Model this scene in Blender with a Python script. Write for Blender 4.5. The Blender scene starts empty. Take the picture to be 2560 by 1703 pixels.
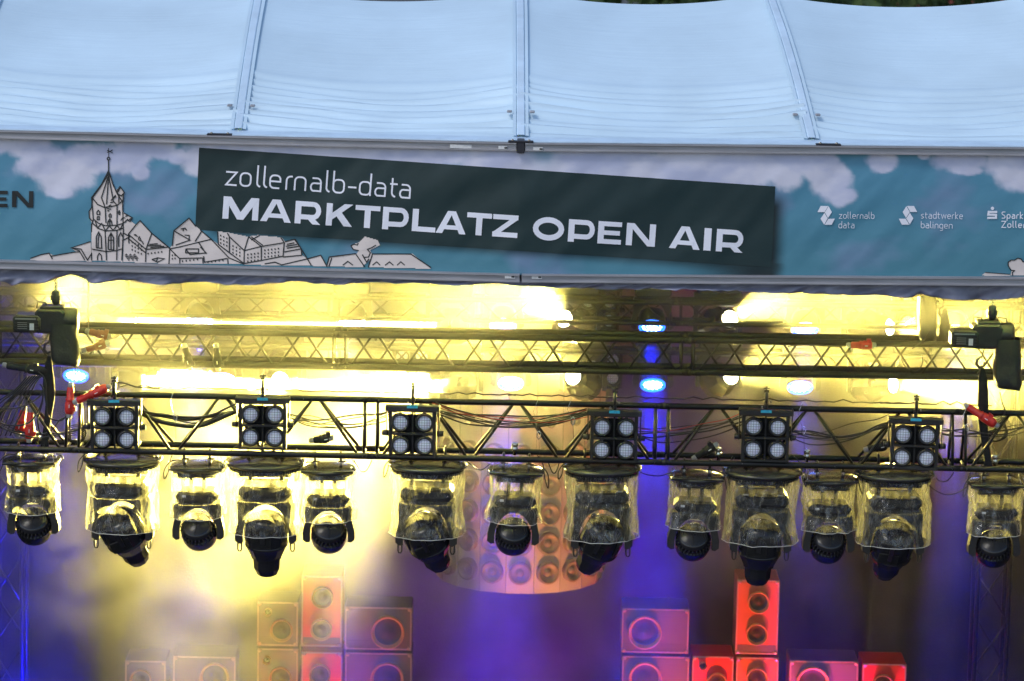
import bpy, math, random
from mathutils import Vector, Matrix, noise
random.seed(7)
R = math.radians
sc = bpy.context.scene

# ------------------------------------------------------------------ camera
F = 128 / 36 * 2560
PITCH, ROLL = R(9.5), R(1.1)
CAM = Vector((0, -25, 11.54))
fwd = Vector((0, math.cos(PITCH), -math.sin(PITCH)))
up0 = Vector((0, math.sin(PITCH), math.cos(PITCH)))
Xa = Vector((1, 0, 0))
rt = Xa * math.cos(ROLL) + up0 * math.sin(ROLL)
up = up0 * math.cos(ROLL) - Xa * math.sin(ROLL)
cd = bpy.data.cameras.new('camera'); cam = bpy.data.objects.new('camera', cd)
sc.collection.objects.link(cam)
cam.matrix_world = Matrix(((rt.x, up.x, -fwd.x, CAM.x), (rt.y, up.y, -fwd.y, CAM.y), (rt.z, up.z, -fwd.z, CAM.z), (0, 0, 0, 1)))
cd.lens = 128; cd.sensor_width = 36; cd.clip_start = 0.5; cd.clip_end = 2000
cd.dof.use_dof = True; cd.dof.focus_distance = 25.4; cd.dof.aperture_fstop = 2.8
sc.camera = cam

def at(px, py, Y):
    d = fwd + rt * ((px - 1280) / F) - up * ((py - 851.5) / F)
    return CAM + d * ((Y - CAM.y) / d.y)
def mpp(Y):                      # metres per photo pixel near that depth
    return (Y + 25) / math.cos(PITCH) * 0.985 / F

# ------------------------------------------------------------------ world, sun, exposure
w = bpy.data.worlds.new('World'); sc.world = w; w.use_nodes = True
nt = w.node_tree; bg = nt.nodes['Background']
sky = nt.nodes.new('ShaderNodeTexSky'); sky.sky_type = 'NISHITA'; sky.sun_disc = False
SUN_EL, SUN_AZ = R(50), R(225)
sky.sun_elevation = SUN_EL; sky.sun_rotation = SUN_AZ
nt.links.new(sky.outputs[0], bg.inputs[0]); bg.inputs[1].default_value = 0.15
sd = bpy.data.lights.new('sun', 'SUN'); so = bpy.data.objects.new('sun', sd); sc.collection.objects.link(so)
sd.energy = 0.9; sd.angle = R(14); sd.color = (1, 0.96, 0.9)
sv = Vector((math.sin(SUN_AZ) * math.cos(SUN_EL), math.cos(SUN_AZ) * math.cos(SUN_EL), math.sin(SUN_EL)))
so.rotation_euler = sv.to_track_quat('Z', 'Y').to_euler()
sc.view_settings.view_transform = 'Standard'; sc.view_settings.look = 'None'
sc.view_settings.exposure = 0.2; sc.view_settings.gamma = 1
sc.render.engine = 'CYCLES'
cy = sc.cycles
cy.use_denoising = True
cy.max_bounces = 8; cy.transparent_max_bounces = 12; cy.volume_bounces = 1
cy.volume_step_rate = 2.0; cy.volume_max_steps = 64
cy.sample_clamp_indirect = 6; cy.caustics_reflective = False; cy.caustics_refractive = False

# ------------------------------------------------------------------ helpers
def link(o, parent=None):
    sc.collection.objects.link(o)
    if parent: o.parent = parent
    return o
def tag(o, label=None, cat=None, group=None, kind=None):
    if label: o['label'] = label
    if cat: o['category'] = cat
    if group: o['group'] = group
    if kind: o['kind'] = kind
    return o
def empty(name, loc=(0, 0, 0), rz=0, label=None, cat=None, group=None, rot=None):
    o = bpy.data.objects.new(name, None); o.location = loc
    o.rotation_euler = rot if rot else (0, 0, rz); o.empty_display_size = 0.1
    link(o); return tag(o, label, cat, group)
def copy_tree(o, parent=None):
    c = o.copy(); link(c)
    if parent: c.parent = parent
    for k in ('label',):
        if parent is None and k in c: del c[k]
    for ch in list(o.children): copy_tree(ch, c)
    return c

class MB:
    def __init__(s): s.v = []; s.f = []; s.sm = []
    def add(s, vs, fs, smooth=False):
        n = len(s.v); s.v += [tuple(v) for v in vs]
        for f in fs: s.f.append([i + n for i in f]); s.sm.append(smooth)
        return s
    def box(s, c, sz, rot=None):
        c = Vector(c); h = Vector(sz) * 0.5; M = rot.to_3x3() if rot else Matrix.Identity(3)
        vs = [c + M @ Vector((x * h.x, y * h.y, z * h.z)) for x in (-1, 1) for y in (-1, 1) for z in (-1, 1)]
        return s.add(vs, [(0, 1, 3, 2), (4, 6, 7, 5), (0, 4, 5, 1), (2, 3, 7, 6), (0, 2, 6, 4), (1, 5, 7, 3)])
    def bbox(s, c, sz, b=0.008, rot=None):      # bevelled box (chamfered outline in XZ and in depth)
        c = Vector(c); h = Vector(sz) * 0.5; M = rot.to_3x3() if rot else Matrix.Identity(3)
        vs = []
        def ring(y, k):
            x, z = h.x - k, h.z - k; bb = b
            return [(x, y, -z + bb), (x, y, z - bb), (x - bb, y, z), (-x + bb, y, z), (-x, y, z - bb), (-x, y, -z + bb), (-x + bb, y, -z), (x - bb, y, -z)]
        for y, k in ((-h.y, b * .6), (-h.y + b * .6, 0), (h.y - b * .6, 0), (h.y, b * .6)): vs += ring(y, k)
        fs = [tuple(range(8)), tuple(reversed(range(24, 32)))]
        for r in range(3):
            for i in range(8): j = (i + 1) % 8; fs.append((r * 8 + i, r * 8 + 8 + i, r * 8 + 8 + j, r * 8 + j))
        return s.add([c + M @ Vector(v) for v in vs], fs)
    def tube(s, pts, r, n=8, cap=True, smooth=True):
        pts = [Vector(p) for p in pts]
        if not isinstance(r, (list, tuple)): r = [r] * len(pts)
        t = (pts[1] - pts[0]).normalized()
        a = t.cross(Vector((0, 0, 1)))
        if a.length < 1e-3: a = t.cross(Vector((0, 1, 0)))
        a.normalize(); vs = []
        for i, p in enumerate(pts):
            if i == 0: tt = pts[1] - pts[0]
            elif i == len(pts) - 1: tt = pts[-1] - pts[-2]
            else: tt = pts[i + 1] - pts[i - 1]
            tt.normalize(); a = a - tt * a.dot(tt)
            if a.length < 1e-5: a = tt.orthogonal()
            a.normalize(); b = tt.cross(a)
            for k in range(n):
                q = 2 * math.pi * k / n
                vs.append(p + (a * math.cos(q) + b * math.sin(q)) * r[i])
        fs = []
        for i in range(len(pts) - 1):
            for k in range(n):
                k2 = (k + 1) % n; fs.append((i * n + k, i * n + k2, i * n + n + k2, i * n + n + k))
        s.add(vs, fs, smooth)
        if cap:
            m = len(s.v) - len(vs)
            s.f.append([m + k for k in reversed(range(n))]); s.sm.append(False)
            s.f.append([m + (len(pts) - 1) * n + k for k in range(n)]); s.sm.append(False)
        return s
    def lathe(s, prof, n=32, M=None, smooth=True, a0=0, cap=False):
        M = M or Matrix.Identity(4); vs = []; fs = []
        for (r, z) in prof:
            for k in range(n):
                q = a0 + 2 * math.pi * k / n
                vs.append(M @ Vector((r * math.cos(q), r * math.sin(q), z)))
        for i in range(len(prof) - 1):
            for k in range(n):
                k2 = (k + 1) % n; fs.append((i * n + k, i * n + k2, i * n + n + k2, i * n + n + k))
        s.add(vs, fs, smooth)
        return s
    def prism(s, poly, y0, y1, M=None):         # polygon in XZ pushed along Y
        M = M or Matrix.Identity(4); n = len(poly)
        vs = [M @ Vector((x, y0, z)) for x, z in poly] + [M @ Vector((x, y1, z)) for x, z in poly]
        fs = [tuple(range(n)), tuple(reversed(range(n, 2 * n)))]
        for i in range(n): j = (i + 1) % n; fs.append((i, i + n, j + n, j))
        return s.add(vs, fs)
    def build(s, name, mat, parent=None, label=None):
        me = bpy.data.meshes.new(name); me.from_pydata(s.v, [], s.f)
        me.polygons.foreach_set('use_smooth', s.sm); me.materials.append(mat); me.validate(); me.update()
        o = bpy.data.objects.new(name, me); link(o, parent)
        if label: o['label'] = label
        return o

def each(mb, name, material, parent):
    # one object per connected piece collected in mb
    par = list(range(len(mb.v)))
    def find(i):
        while par[i] != i: par[i] = par[par[i]]; i = par[i]
        return i
    for f in mb.f:
        r = find(f[0])
        for i in f[1:]: par[find(i)] = r
    grp = {}
    for f, sm in zip(mb.f, mb.sm): grp.setdefault(find(f[0]), []).append((f, sm))
    out = []
    for g in grp.values():
        idx = {}; m = MB()
        for f, sm in g:
            for i in f:
                if i not in idx: idx[i] = len(m.v); m.v.append(mb.v[i])
            m.f.append([idx[i] for i in f]); m.sm.append(sm)
        out.append(m.build(name, material, parent))
    return out
def sag(a, b, d, n=12, wob=0.0, seed=0):
    a, b = Vector(a), Vector(b); out = []
    for i in range(n + 1):
        t = i / n; p = a.lerp(b, t); p.z -= d * 4 * t * (1 - t)
        if wob: p += Vector((0, noise.noise(Vector((t * 2.3, seed, 1))), noise.noise(Vector((t * 2.3, seed, 5))))) * wob * min(1, 6 * t * (1 - t))
        out.append(p)
    return out
def axis_matrix(p, d):                       # +Z local -> d
    return Matrix.Translation(p) @ Vector(d).normalized().to_track_quat('Z', 'Y').to_matrix().to_4x4()

# ------------------------------------------------------------------ materials
def mat(name, col, rough=0.5, metal=0.0, var=0.0, vscale=8.0, bump=0.0, bscale=40.0, spec=None, chips=0.0, chipcol=(.55, .55, .5), stretch=None, emit=None, es=0):
    m = bpy.data.materials.new(name); m.use_nodes = True; t = m.node_tree; N = t.nodes; L = t.links
    p = N['Principled BSDF']; p.inputs['Roughness'].default_value = rough; p.inputs['Metallic'].default_value = metal
    if spec is not None: p.inputs['Specular IOR Level'].default_value = spec
    c = (*col, 1); p.inputs['Base Color'].default_value = c
    co = N.new('ShaderNodeTexCoord'); src = co.outputs['Object']
    if stretch:
        mp = N.new('ShaderNodeMapping'); mp.inputs['Scale'].default_value = stretch; L.new(src, mp.inputs[0]); src = mp.outputs[0]
    out = None
    if var:
        nz = N.new('ShaderNodeTexNoise'); nz.inputs['Scale'].default_value = vscale; nz.inputs['Detail'].default_value = 5; L.new(src, nz.inputs[0])
        mr = N.new('ShaderNodeMapRange'); mr.inputs[1].default_value = .3; mr.inputs[2].default_value = .7
        mr.inputs[3].default_value = 1 - var; mr.inputs[4].default_value = 1 + var * .6; L.new(nz.outputs[0], mr.inputs[0])
        mx = N.new('ShaderNodeVectorMath'); mx.operation = 'SCALE'; mx.inputs[0].default_value = col; L.new(mr.outputs[0], mx.inputs['Scale'])
        out = mx.outputs[0]; L.new(out, p.inputs['Base Color'])
    if chips:
        nz = N.new('ShaderNodeTexNoise'); nz.inputs['Scale'].default_value = 14; nz.inputs['Detail'].default_value = 8; nz.inputs['Roughness'].default_value = .75; L.new(src, nz.inputs[0])
        mr = N.new('ShaderNodeMapRange'); mr.inputs[1].default_value = 1 - chips; mr.inputs[2].default_value = 1 - chips + .03; L.new(nz.outputs[0], mr.inputs[0])
        mx = N.new('ShaderNodeMixRGB'); L.new(mr.outputs[0], mx.inputs[0]); mx.inputs[1].default_value = c; mx.inputs[2].default_value = (*chipcol, 1)
        if out: L.new(out, mx.inputs[1])
        L.new(mx.outputs[0], p.inputs['Base Color'])
    if bump:
        nz = N.new('ShaderNodeTexNoise'); nz.inputs['Scale'].default_value = bscale; nz.inputs['Detail'].default_value = 4; L.new(src, nz.inputs[0])
        b = N.new('ShaderNodeBump'); b.inputs['Strength'].default_value = bump; b.inputs['Distance'].default_value = .02; L.new(nz.outputs[0], b.inputs['Height']); L.new(b.outputs[0], p.inputs['Normal'])
    if emit:
        p.inputs['Emission Color'].default_value = (*emit, 1); p.inputs['Emission Strength'].default_value = es
    return m
M_truss = mat('black_truss_paint', (.008, .008, .0075), .42, .0, .3, 10, chips=.325, spec=.35)
M_truss_b = mat('dark_truss_paint', (.009, .009, .008), .5, .0, .3, 10, spec=.25)
M_black = mat('black_plastic', (.014, .014, .016), .38, 0, .3, 20, .15, 60)
M_lid = mat('glossy_lid', (.03, .03, .028), .22, 0, .3, 9)
M_blackm = mat('matt_black', (.010, .010, .010), .7, 0, .3, 20, .2, 90)
M_head = mat('head_plastic', (.012, .012, .016), .22, 0, .2, 12)
M_cable = mat('cable_rubber', (.012, .012, .012), .5)
M_cabler = mat('red_cable_rubber', (.25, .02, .015), .5)
M_steel = mat('bright_steel', (.6, .6, .58), .25, 1.0, .2, 30)
M_red = mat('red_plug_plastic', (.55, .025, .02), .4, 0, .2, 40)
M_grey = mat('grey_plastic', (.3, .3, .3), .5)
M_white = mat('white_label', (.75, .75, .75), .6, 0, .1, 60)
M_blue_tape = mat('blue_tape', (.04, .42, .62), .6, 0, .25, 80)
M_alu = mat('aluminium_beam', (.36, .36, .39), .5, .25, .22, 3, .12, 30, chips=.27, chipcol=(.16, .11, .06), stretch=(1, 6, 22))
M_rib = mat('roof_rib_alu', (.60, .76, .90), .4, .1, .12, 6, .05, 30)
M_dark = mat('dark_steel', (.03, .03, .04), .5, .3)
M_strap = mat('black_webbing', (.012, .012, .012), .85, 0, .3, 30, .4, 200)
M_bagc = mat('chain_bag_fabric', (.015, .016, .015), .65, 0, .3, 10, .5, 14)

def roof_material():
    m = mat('white_roof_tarpaulin', (.58, .745, .86), .45, 0, .10, 1.3, 0, chips=.30, chipcol=(.44, .57, .68))
    t = m.node_tree; N = t.nodes; L = t.links; p = N['Principled BSDF']
    co = N.new('ShaderNodeTexCoord'); mp = N.new('ShaderNodeMapping'); mp.inputs['Scale'].default_value = (1.1, 26, 26); L.new(co.outputs['Object'], mp.inputs[0])
    n1 = N.new('ShaderNodeTexNoise'); n1.inputs['Scale'].default_value = 1.0; n1.inputs['Detail'].default_value = 6; n1.inputs['Distortion'].default_value = .4; L.new(mp.outputs[0], n1.inputs[0])
    b = N.new('ShaderNodeBump'); b.inputs['Strength'].default_value = .2; b.inputs['Distance'].default_value = .02; L.new(n1.outputs[0], b.inputs['Height']); L.new(b.outputs[0], p.inputs['Normal'])
    return m
M_roof = roof_material()
def vc_material(name, rough, bump, bs):
    m = mat(name, (.5, .5, .5), rough, 0, 0, 1, bump, bs); t = m.node_tree
    a = t.nodes.new('ShaderNodeAttribute'); a.attribute_name = 'print'; t.links.new(a.outputs['Color'], t.nodes['Principled BSDF'].inputs['Base Color'])
    return m
M_banner = vc_material('printed_banner_vinyl', .42, .25, 7)
M_print_dark = mat('dark_green_print', (.010, .032, .036), .42, 0, .08, 3, .12, 5)
M_print_white = mat('white_print', (.88, .89, .98), .5)
M_print_ink = mat('black_print', (.014, .018, .02), .5)
M_print_cream = mat('cream_print', (.76, .67, .63), .5, 0, .06, 3)
M_valance = mat('valance_fabric', (.26, .27, .36), .4, 0, .35, 5, .5, 9)

def plastic_bag():
    m = bpy.data.materials.new('clear_rain_cover'); m.use_nodes = True; t = m.node_tree; N = t.nodes; L = t.links
    for n in list(N): N.remove(n)
    o = N.new('ShaderNodeOutputMaterial'); tr = N.new('ShaderNodeBsdfTransparent'); tr.inputs[0].default_value = (.93, .94, .92, 1)
    gl = N.new('ShaderNodeBsdfGlossy'); gl.inputs['Roughness'].default_value = .12; gl.inputs[0].default_value = (.9, .9, .9, 1)
    tl = N.new('ShaderNodeBsdfTranslucent'); tl.inputs[0].default_value = (.9, .9, .85, 1)
    co = N.new('ShaderNodeTexCoord'); mp = N.new('ShaderNodeMapping'); mp.inputs['Scale'].default_value = (1, 1, .45); L.new(co.outputs['Object'], mp.inputs[0])
    n1 = N.new('ShaderNodeTexNoise'); n1.inputs['Scale'].default_value = 11; n1.inputs['Detail'].default_value = 5; n1.inputs['Distortion'].default_value = 1.2; L.new(mp.outputs[0], n1.inputs[0])
    b = N.new('ShaderNodeBump'); b.inputs['Strength'].default_value = 1; b.inputs['Distance'].default_value = .06; L.new(n1.outputs[0], b.inputs['Height'])
    L.new(b.outputs[0], gl.inputs['Normal']); L.new(b.outputs[0], tl.inputs['Normal'])
    n2 = N.new('ShaderNodeTexNoise'); n2.inputs['Scale'].default_value = 16; n2.inputs['Detail'].default_value = 7; n2.inputs['Roughness'].default_value = .7; L.new(mp.outputs[0], n2.inputs[0])
    mr = N.new('ShaderNodeMapRange'); mr.inputs[1].default_value = .42; mr.inputs[2].default_value = .72; mr.inputs[3].default_value = .02; mr.inputs[4].default_value = .42; L.new(n2.outputs[0], mr.inputs[0])
    lw = N.new('ShaderNodeLayerWeight'); lw.inputs[0].default_value = .35; L.new(b.outputs[0], lw.inputs['Normal'])
    ad = N.new('ShaderNodeMath'); ad.operation = 'MULTIPLY_ADD'; L.new(lw.outputs['Facing'], ad.inputs[0]); ad.inputs[1].default_value = .6; L.new(mr.outputs[0], ad.inputs[2])
    mg = N.new('ShaderNodeMixShader'); mg.inputs[0].default_value = .65; L.new(gl.outputs[0], mg.inputs[1]); L.new(tl.outputs[0], mg.inputs[2])
    mx = N.new('ShaderNodeMixShader'); L.new(ad.outputs[0], mx.inputs[0]); L.new(tr.outputs[0], mx.inputs[1]); L.new(mg.outputs[0], mx.inputs[2]); L.new(mx.outputs[0], o.inputs[0])
    return m
M_bag = plastic_bag()
M_bagrim = mat('cover_hem', (.6, .6, .55), .2)

def lens_material():
    m = mat('blinder_lens_glass', (.42, .45, .55), .25); t = m.node_tree; N = t.nodes; L = t.links; p = N['Principled BSDF']
    co = N.new('ShaderNodeTexCoord'); sp = N.new('ShaderNodeSeparateXYZ'); L.new(co.outputs['Object'], sp.inputs[0]); ms = []
    for a in ('X', 'Y'):
        f = N.new('ShaderNodeMath'); f.operation = 'PINGPONG'; f.inputs[1].default_value = .009; L.new(sp.outputs[a], f.inputs[0])
        g = N.new('ShaderNodeMath'); g.operation = 'LESS_THAN'; g.inputs[1].default_value = .0011; L.new(f.outputs[0], g.inputs[0]); ms.append(g)
    mx = N.new('ShaderNodeMath'); mx.operation = 'MAXIMUM'; L.new(ms[0].outputs[0], mx.inputs[0]); L.new(ms[1].outputs[0], mx.inputs[1])
    c = N.new('ShaderNodeMixRGB'); c.inputs[1].default_value = (.80, .84, .98, 1); c.inputs[2].default_value = (.10, .11, .15, 1); L.new(mx.outputs[0], c.inputs[0])
    n = N.new('ShaderNodeTexNoise'); n.inputs['Scale'].default_value = 24; L.new(co.outputs['Object'], n.inputs[0])
    c2 = N.new('ShaderNodeMixRGB'); c2.blend_type = 'MULTIPLY'; c2.inputs[0].default_value = .25; L.new(c.outputs[0], c2.inputs[1]); L.new(n.outputs['Color'], c2.inputs[2])
    L.new(c2.outputs[0], p.inputs['Base Color'])
    return m
M_lens = lens_material()
def emis(name, col, s):
    m = bpy.data.materials.new(name); m.use_nodes = True; N = m.node_tree.nodes; p = N['Principled BSDF']
    p.inputs['Base Color'].default_value = (*col, 1); p.inputs['Emission Color'].default_value = (*col, 1); p.inputs['Emission Strength'].default_value = s
    return m
M_led_spot = emis('blue_led_lens', (.40, .62, 1), 16)
M_led_face = emis('blue_led_plate', (.005, .09, 1), 5)
M_led_rim = emis('blue_led_rim', (.02, .16, 1), 3.5)
M_yl = emis('warm_lamp_lens', (1, .93, .62), 30)

# ------------------------------------------------------------------ setting: ground, stage deck, backdrop
def slab(name, x0, x1, y0, y1, z0, z1, m, kind='structure', **k):
    o = MB().box(((x0 + x1) / 2, (y0 + y1) / 2, (z0 + z1) / 2), (x1 - x0, y1 - y0, z1 - z0)).build(name, m)
    return tag(o, kind=kind, **k)
M_ground = mat('cobbles', (.07, .067, .065), .8, 0, .3, 3, .5, 10)
M_deck = mat('stage_deck_board', (.02, .02, .02), .5, 0, .3, 4)
MB().add([(-400, -60, 0), (400, -60, 0), (400, 700, 0), (-400, 700, 0)], [(0, 1, 2, 3)]).build('ground', M_ground)['kind'] = 'structure'

# ------------------------------------------------------------------ stage roof
XC = at(1302, 352, -.9).x
def yb(X): return -.95 + .085 * min(abs(X - XC), 4.2)
def bp(px, py, off=0.0):
    Y = -.9
    for _ in range(4): Y = yb(at(px, py, Y).x)
    p = at(px, py, Y); p.y -= off
    return p
def top_y(px):   # photo line of the top edge of the upper front beam
    return 325 + (px / 1302) * 31 if px < 1302 else 356 + (px - 1302) / 1258 * 12
def bot_y(px):
    return 650 + (px / 1302) * 34 if px < 1302 else 684 + (px - 1302) / 1258 * 9
roof = empty('stage_roof', (XC, -.9, 8.8), label='white tarpaulin stage roof with aluminium ribs and front beams above the banner', cat='stage roof')
Ri = roof.matrix_basis.inverted() if False else Matrix.Translation(-Vector((XC, -.9, 8.8)))
RPX = [-835, -120, 590, 1302, 2035, 2750, 3460]
TOPX = [-650, 0, 652, 1300, 1922, 2570, 3200]
RY = 1.55
def rib_pt(i, v, dz=0):
    a = bp(RPX[i], top_y(RPX[i])); a.y += .19; a.z += .006
    b = at(TOPX[i], -22 + (TOPX[i] - 1300) * .0115, RY)
    p = a.lerp(b, v); p.z += dz + .10 * math.sin(math.pi * min(v, 1)) * .6
    return p
def roof_bay(i, name_label):
    nu, nv = 60, 110; vs = []; fs = []
    for j in range(nv + 1):
        v = j / nv
        for k in range(nu + 1):
            u = k / nu
            p = rib_pt(i, v).lerp(rib_pt(i + 1, v), u)
            cs = 4 * u * (1 - u)
            s = .115 * cs * min(1, .25 + v * 1.6) if v > 0 else .115 * cs * .0
            s = .085 * cs * (1 - math.exp(-v * 9))
            wr = 0
            if v < .42:
                e = max(0, 1 - (v / .34) ** 6) if v < .34 else 0
                ph = v * 150 + 1.2 * noise.noise(Vector((u * 2.2, v * 3, i * 7.3))) * 4
                wr = e * (.018 * math.sin(ph) + .036 * noise.noise(Vector((u * 1.6 + i * 9, v * 42, 2)))+ .014 * noise.noise(Vector((u * 3 + i * 9, v * 90, 6)))) * (.55 + .45 * abs(2 * u - 1)) * min(1, v * 22)
                wr += .012 * math.exp(-((v - .345) / .02) ** 2)
            wr += .0012 * noise.noise(Vector((u * 3, v * 40, i + 3)))
            p.z -= s; p.z += wr
            vs.append(p - Vector((XC, -.9, 8.8)))
    for j in range(nv):
        for k in range(nu):
            a = j * (nu + 1) + k; fs.append((a, a + 1, a + nu + 2, a + nu + 1))
    MB().add(vs, fs, True).build('roof_bay', M_roof, roof, name_label)
for i in range(6): roof_bay(i, None)
for i in range(7):
    nseg = 14; wd = .027; vs = []; fs = []
    for j in range(nseg + 1):
        p = rib_pt(i, j / nseg * 1.0, .012) - Vector((XC, -.9, 8.8))
        for dx, dz in ((-wd, -.02), (-wd, .006), (-wd + .006, .012), (wd - .006, .012), (wd, .006), (wd, -.02)): vs.append(p + Vector((dx, 0, dz)))
    for j in range(nseg):
        for k in range(5): a = j * 6 + k; fs.append((a, a + 1, a + 7, a + 6))
    MB().add(vs, fs).build('roof_rib', M_rib, roof)
    # keder rails and sewn tarpaulin edge beside each rib
    for sx in (-1, 1):
        vs = []; fs = []
        for j in range(nseg + 1):
            p = rib_pt(i, j / nseg, .014) - Vector((XC, -.9, 8.8)) + Vector((sx * (wd + .015), 0, 0))
            for dx, dz in ((-.012, 0), (-.012, .006), (.010, .003), (.010, -.008)): vs.append(p + Vector((dx, 0, dz)))
        for j in range(nseg):
            for k in range(3): a = j * 4 + k; fs.append((a, a + 1, a + 5, a + 4))
        MB().add(vs, fs).build('edge_strip', M_roof, roof)
        q = rib_pt(i, .12, .03) - Vector((XC, -.9, 8.8)) + Vector((sx * (wd + .05), 0, 0))
        MB().bbox(q, (.035, .05, .015), .005).build('clip', M_alu, roof)
# far side of the roof, out of sight from the front
Rk = at(1302, -22, RY); MB().add([Vector((-12, RY, Rk.z - .5)) - Vector((XC, -.9, 8.8)), Vector((12, RY, Rk.z - .5)) - Vector((XC, -.9, 8.8)), Vector((12, 9.2, 8.6)) - Vector((XC, -.9, 8.8)), Vector((-12, 9.2, 8.6)) - Vector((XC, -.9, 8.8))], [(0, 1, 2, 3)]).build('rear_tarpaulin', M_roof, roof)

def beam(pa, pb, h_px, name, depth=.09, inset=0):
    # front beam between two photo points (top edge), hollow box profile with a lip
    A = bp(*pa); B = bp(*pb); hh = h_px * mpp(-.9)
    d = (B - A); L_ = d.length; d.normalize(); nrm = Vector((d.y, -d.x, 0)).normalized()   # towards the camera
    prof = [(.045, 0), (.045, -.010), (.030, -.014), (.030, -hh + .012), (.036, -hh + .008), (.036, -hh), (-depth, -hh), (-depth, 0)]
    mb = MB(); vs = []
    for P in (A, B):
        for o, z in prof: vs.append(P + nrm * o + Vector((0, 0, z)) - Vector((XC, -.9, 8.8)))
    n = len(prof); fs = [tuple(range(n)), tuple(reversed(range(n, 2 * n)))] + [(i, i + n, (i + 1) % n + n, (i + 1) % n) for i in range(n)]
    return mb.add(vs, fs).build(name, M_alu, roof)
beam((-420, top_y(-420)), (1292, top_y(1292)), 21, 'front_beam'); beam((1312, top_y(1312)), (2980, top_y(2980)), 21, 'front_beam')
beam((-420, bot_y(-420)), (1300, bot_y(1300)), 21, 'lower_beam'); beam((1304, bot_y(1304)), (2980, bot_y(2980)), 21, 'lower_beam')
def ledge(pa, pb):
    A = bp(*pa); B = bp(*pb); O = Vector((XC, -.9, 8.8)); d = (B - A).normalized(); nb = Vector((-d.y, d.x, 0)).normalized()
    vs = []
    for P in (A, B):
        for o, z in ((-.02, .002), (-.02, .008), (.21, .012), (.21, -.05)): vs.append(P + nb * o + Vector((0, 0, z)) - O)
    MB().add(vs, [(0, 1, 5, 4), (1, 2, 6, 5), (2, 3, 7, 6), (3, 0, 4, 7), (0, 3, 2, 1), (4, 5, 6, 7)]).build('beam_top', M_rib, roof)
ledge((-420, top_y(-420)), (1301, top_y(1301))); ledge((1303, top_y(1303)), (2980, top_y(2980)))
def rbox(p, sz, m, name, b=.004): MB().bbox(Vector(p) - Vector((XC, -.9, 8.8)), sz, b).build(name, m, roof)
for px, ww in ((550, 64), (2070, 64), (1302, 64)):
    p = bp(px, top_y(px) - 3, .02); rbox(p, (ww * mpp(-.9), .05, .012), M_dark, 'bracket')
    for s_ in (-1, 1): rbox(p + Vector((s_ * .055, -.01, .01)), (.02, .02, .012), M_steel, 'bolt')
rbox(bp(1302, 366, -.03), (.05, .14, .085), M_dark, 'joint_plate')
for px, py, ww, hh in ((1155, 365, 60, 9), (1257, 368, 22, 8), (1345, 371, 24, 8), (1275, 690, 26, 9), (1342, 691, 26, 9)):
    p = bp(px, py, .036); rbox(p, (ww * mpp(-.9), .004, hh * mpp(-.9)), M_white, 'sticker', .001)
    if ww < 30: rbox(p + Vector((.02, -.003, 0)), (.02, .004, .010), M_print_ink, 'sticker_print', .001)

# ------------------------------------------------------------------ banner
banner = empty('stage_banner', (XC, -1, 8.3), label='long printed banner with dark title panel, town drawing and logos stretched between the roof beams', cat='banner')
BO = Vector((XC, -1, 8.3))
def wr(px, py):
    d = .010 * noise.noise(Vector((px * .006 + py * .010, (py - px * .3) * .004, 0))) + .006 * noise.noise(Vector(((px + py * .9) * .018, (py - px) * .004, 4)))
    e = min(1, max(0, (690 - py) / 60.)) * min(1, max(0, (py - 335) / 40.) + .3)
    return d * e
def bq(px, py, off=0.0): return bp(px, py, off + wr(px, py)) - BO
def lerp3(a, b, t): return tuple(a[i] + (b[i] - a[i]) * t for i in range(3))
def ss(a, b, x): t = max(0, min(1, (x - a) / (b - a))); return t * t * (3 - 2 * t)
CL = [(70, 370, 60, 30), (110, 410, 70, 45), (160, 440, 75, 52), (150, 478, 40, 20), (215, 400, 60, 40), (280, 395, 70, 40), (330, 385, 60, 55), (350, 430, 25, 22), (400, 370, 50, 30), (445, 390, 28, 22), (495, 400, 45, 40), (520, 440, 22, 26),
      (1000, 390, 220, 36), (700, 370, 260, 34), (1250, 400, 120, 50), (1500, 410, 260, 60), (1800, 420, 200, 75), (1960, 420, 60, 60), (2010, 400, 50, 50), (2080, 450, 55, 55), (2105, 490, 38, 28), (2050, 420, 60, 40), (2205, 400, 40, 32), (2210, 420, 26, 14), (2310, 388, 16, 12), (2400, 400, 75, 34), (2410, 425, 50, 14), (2520, 410, 60, 55), (2560, 440, 70, 45), (2660, 400, 90, 60), (-20, 360, 60, 30)]
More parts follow.
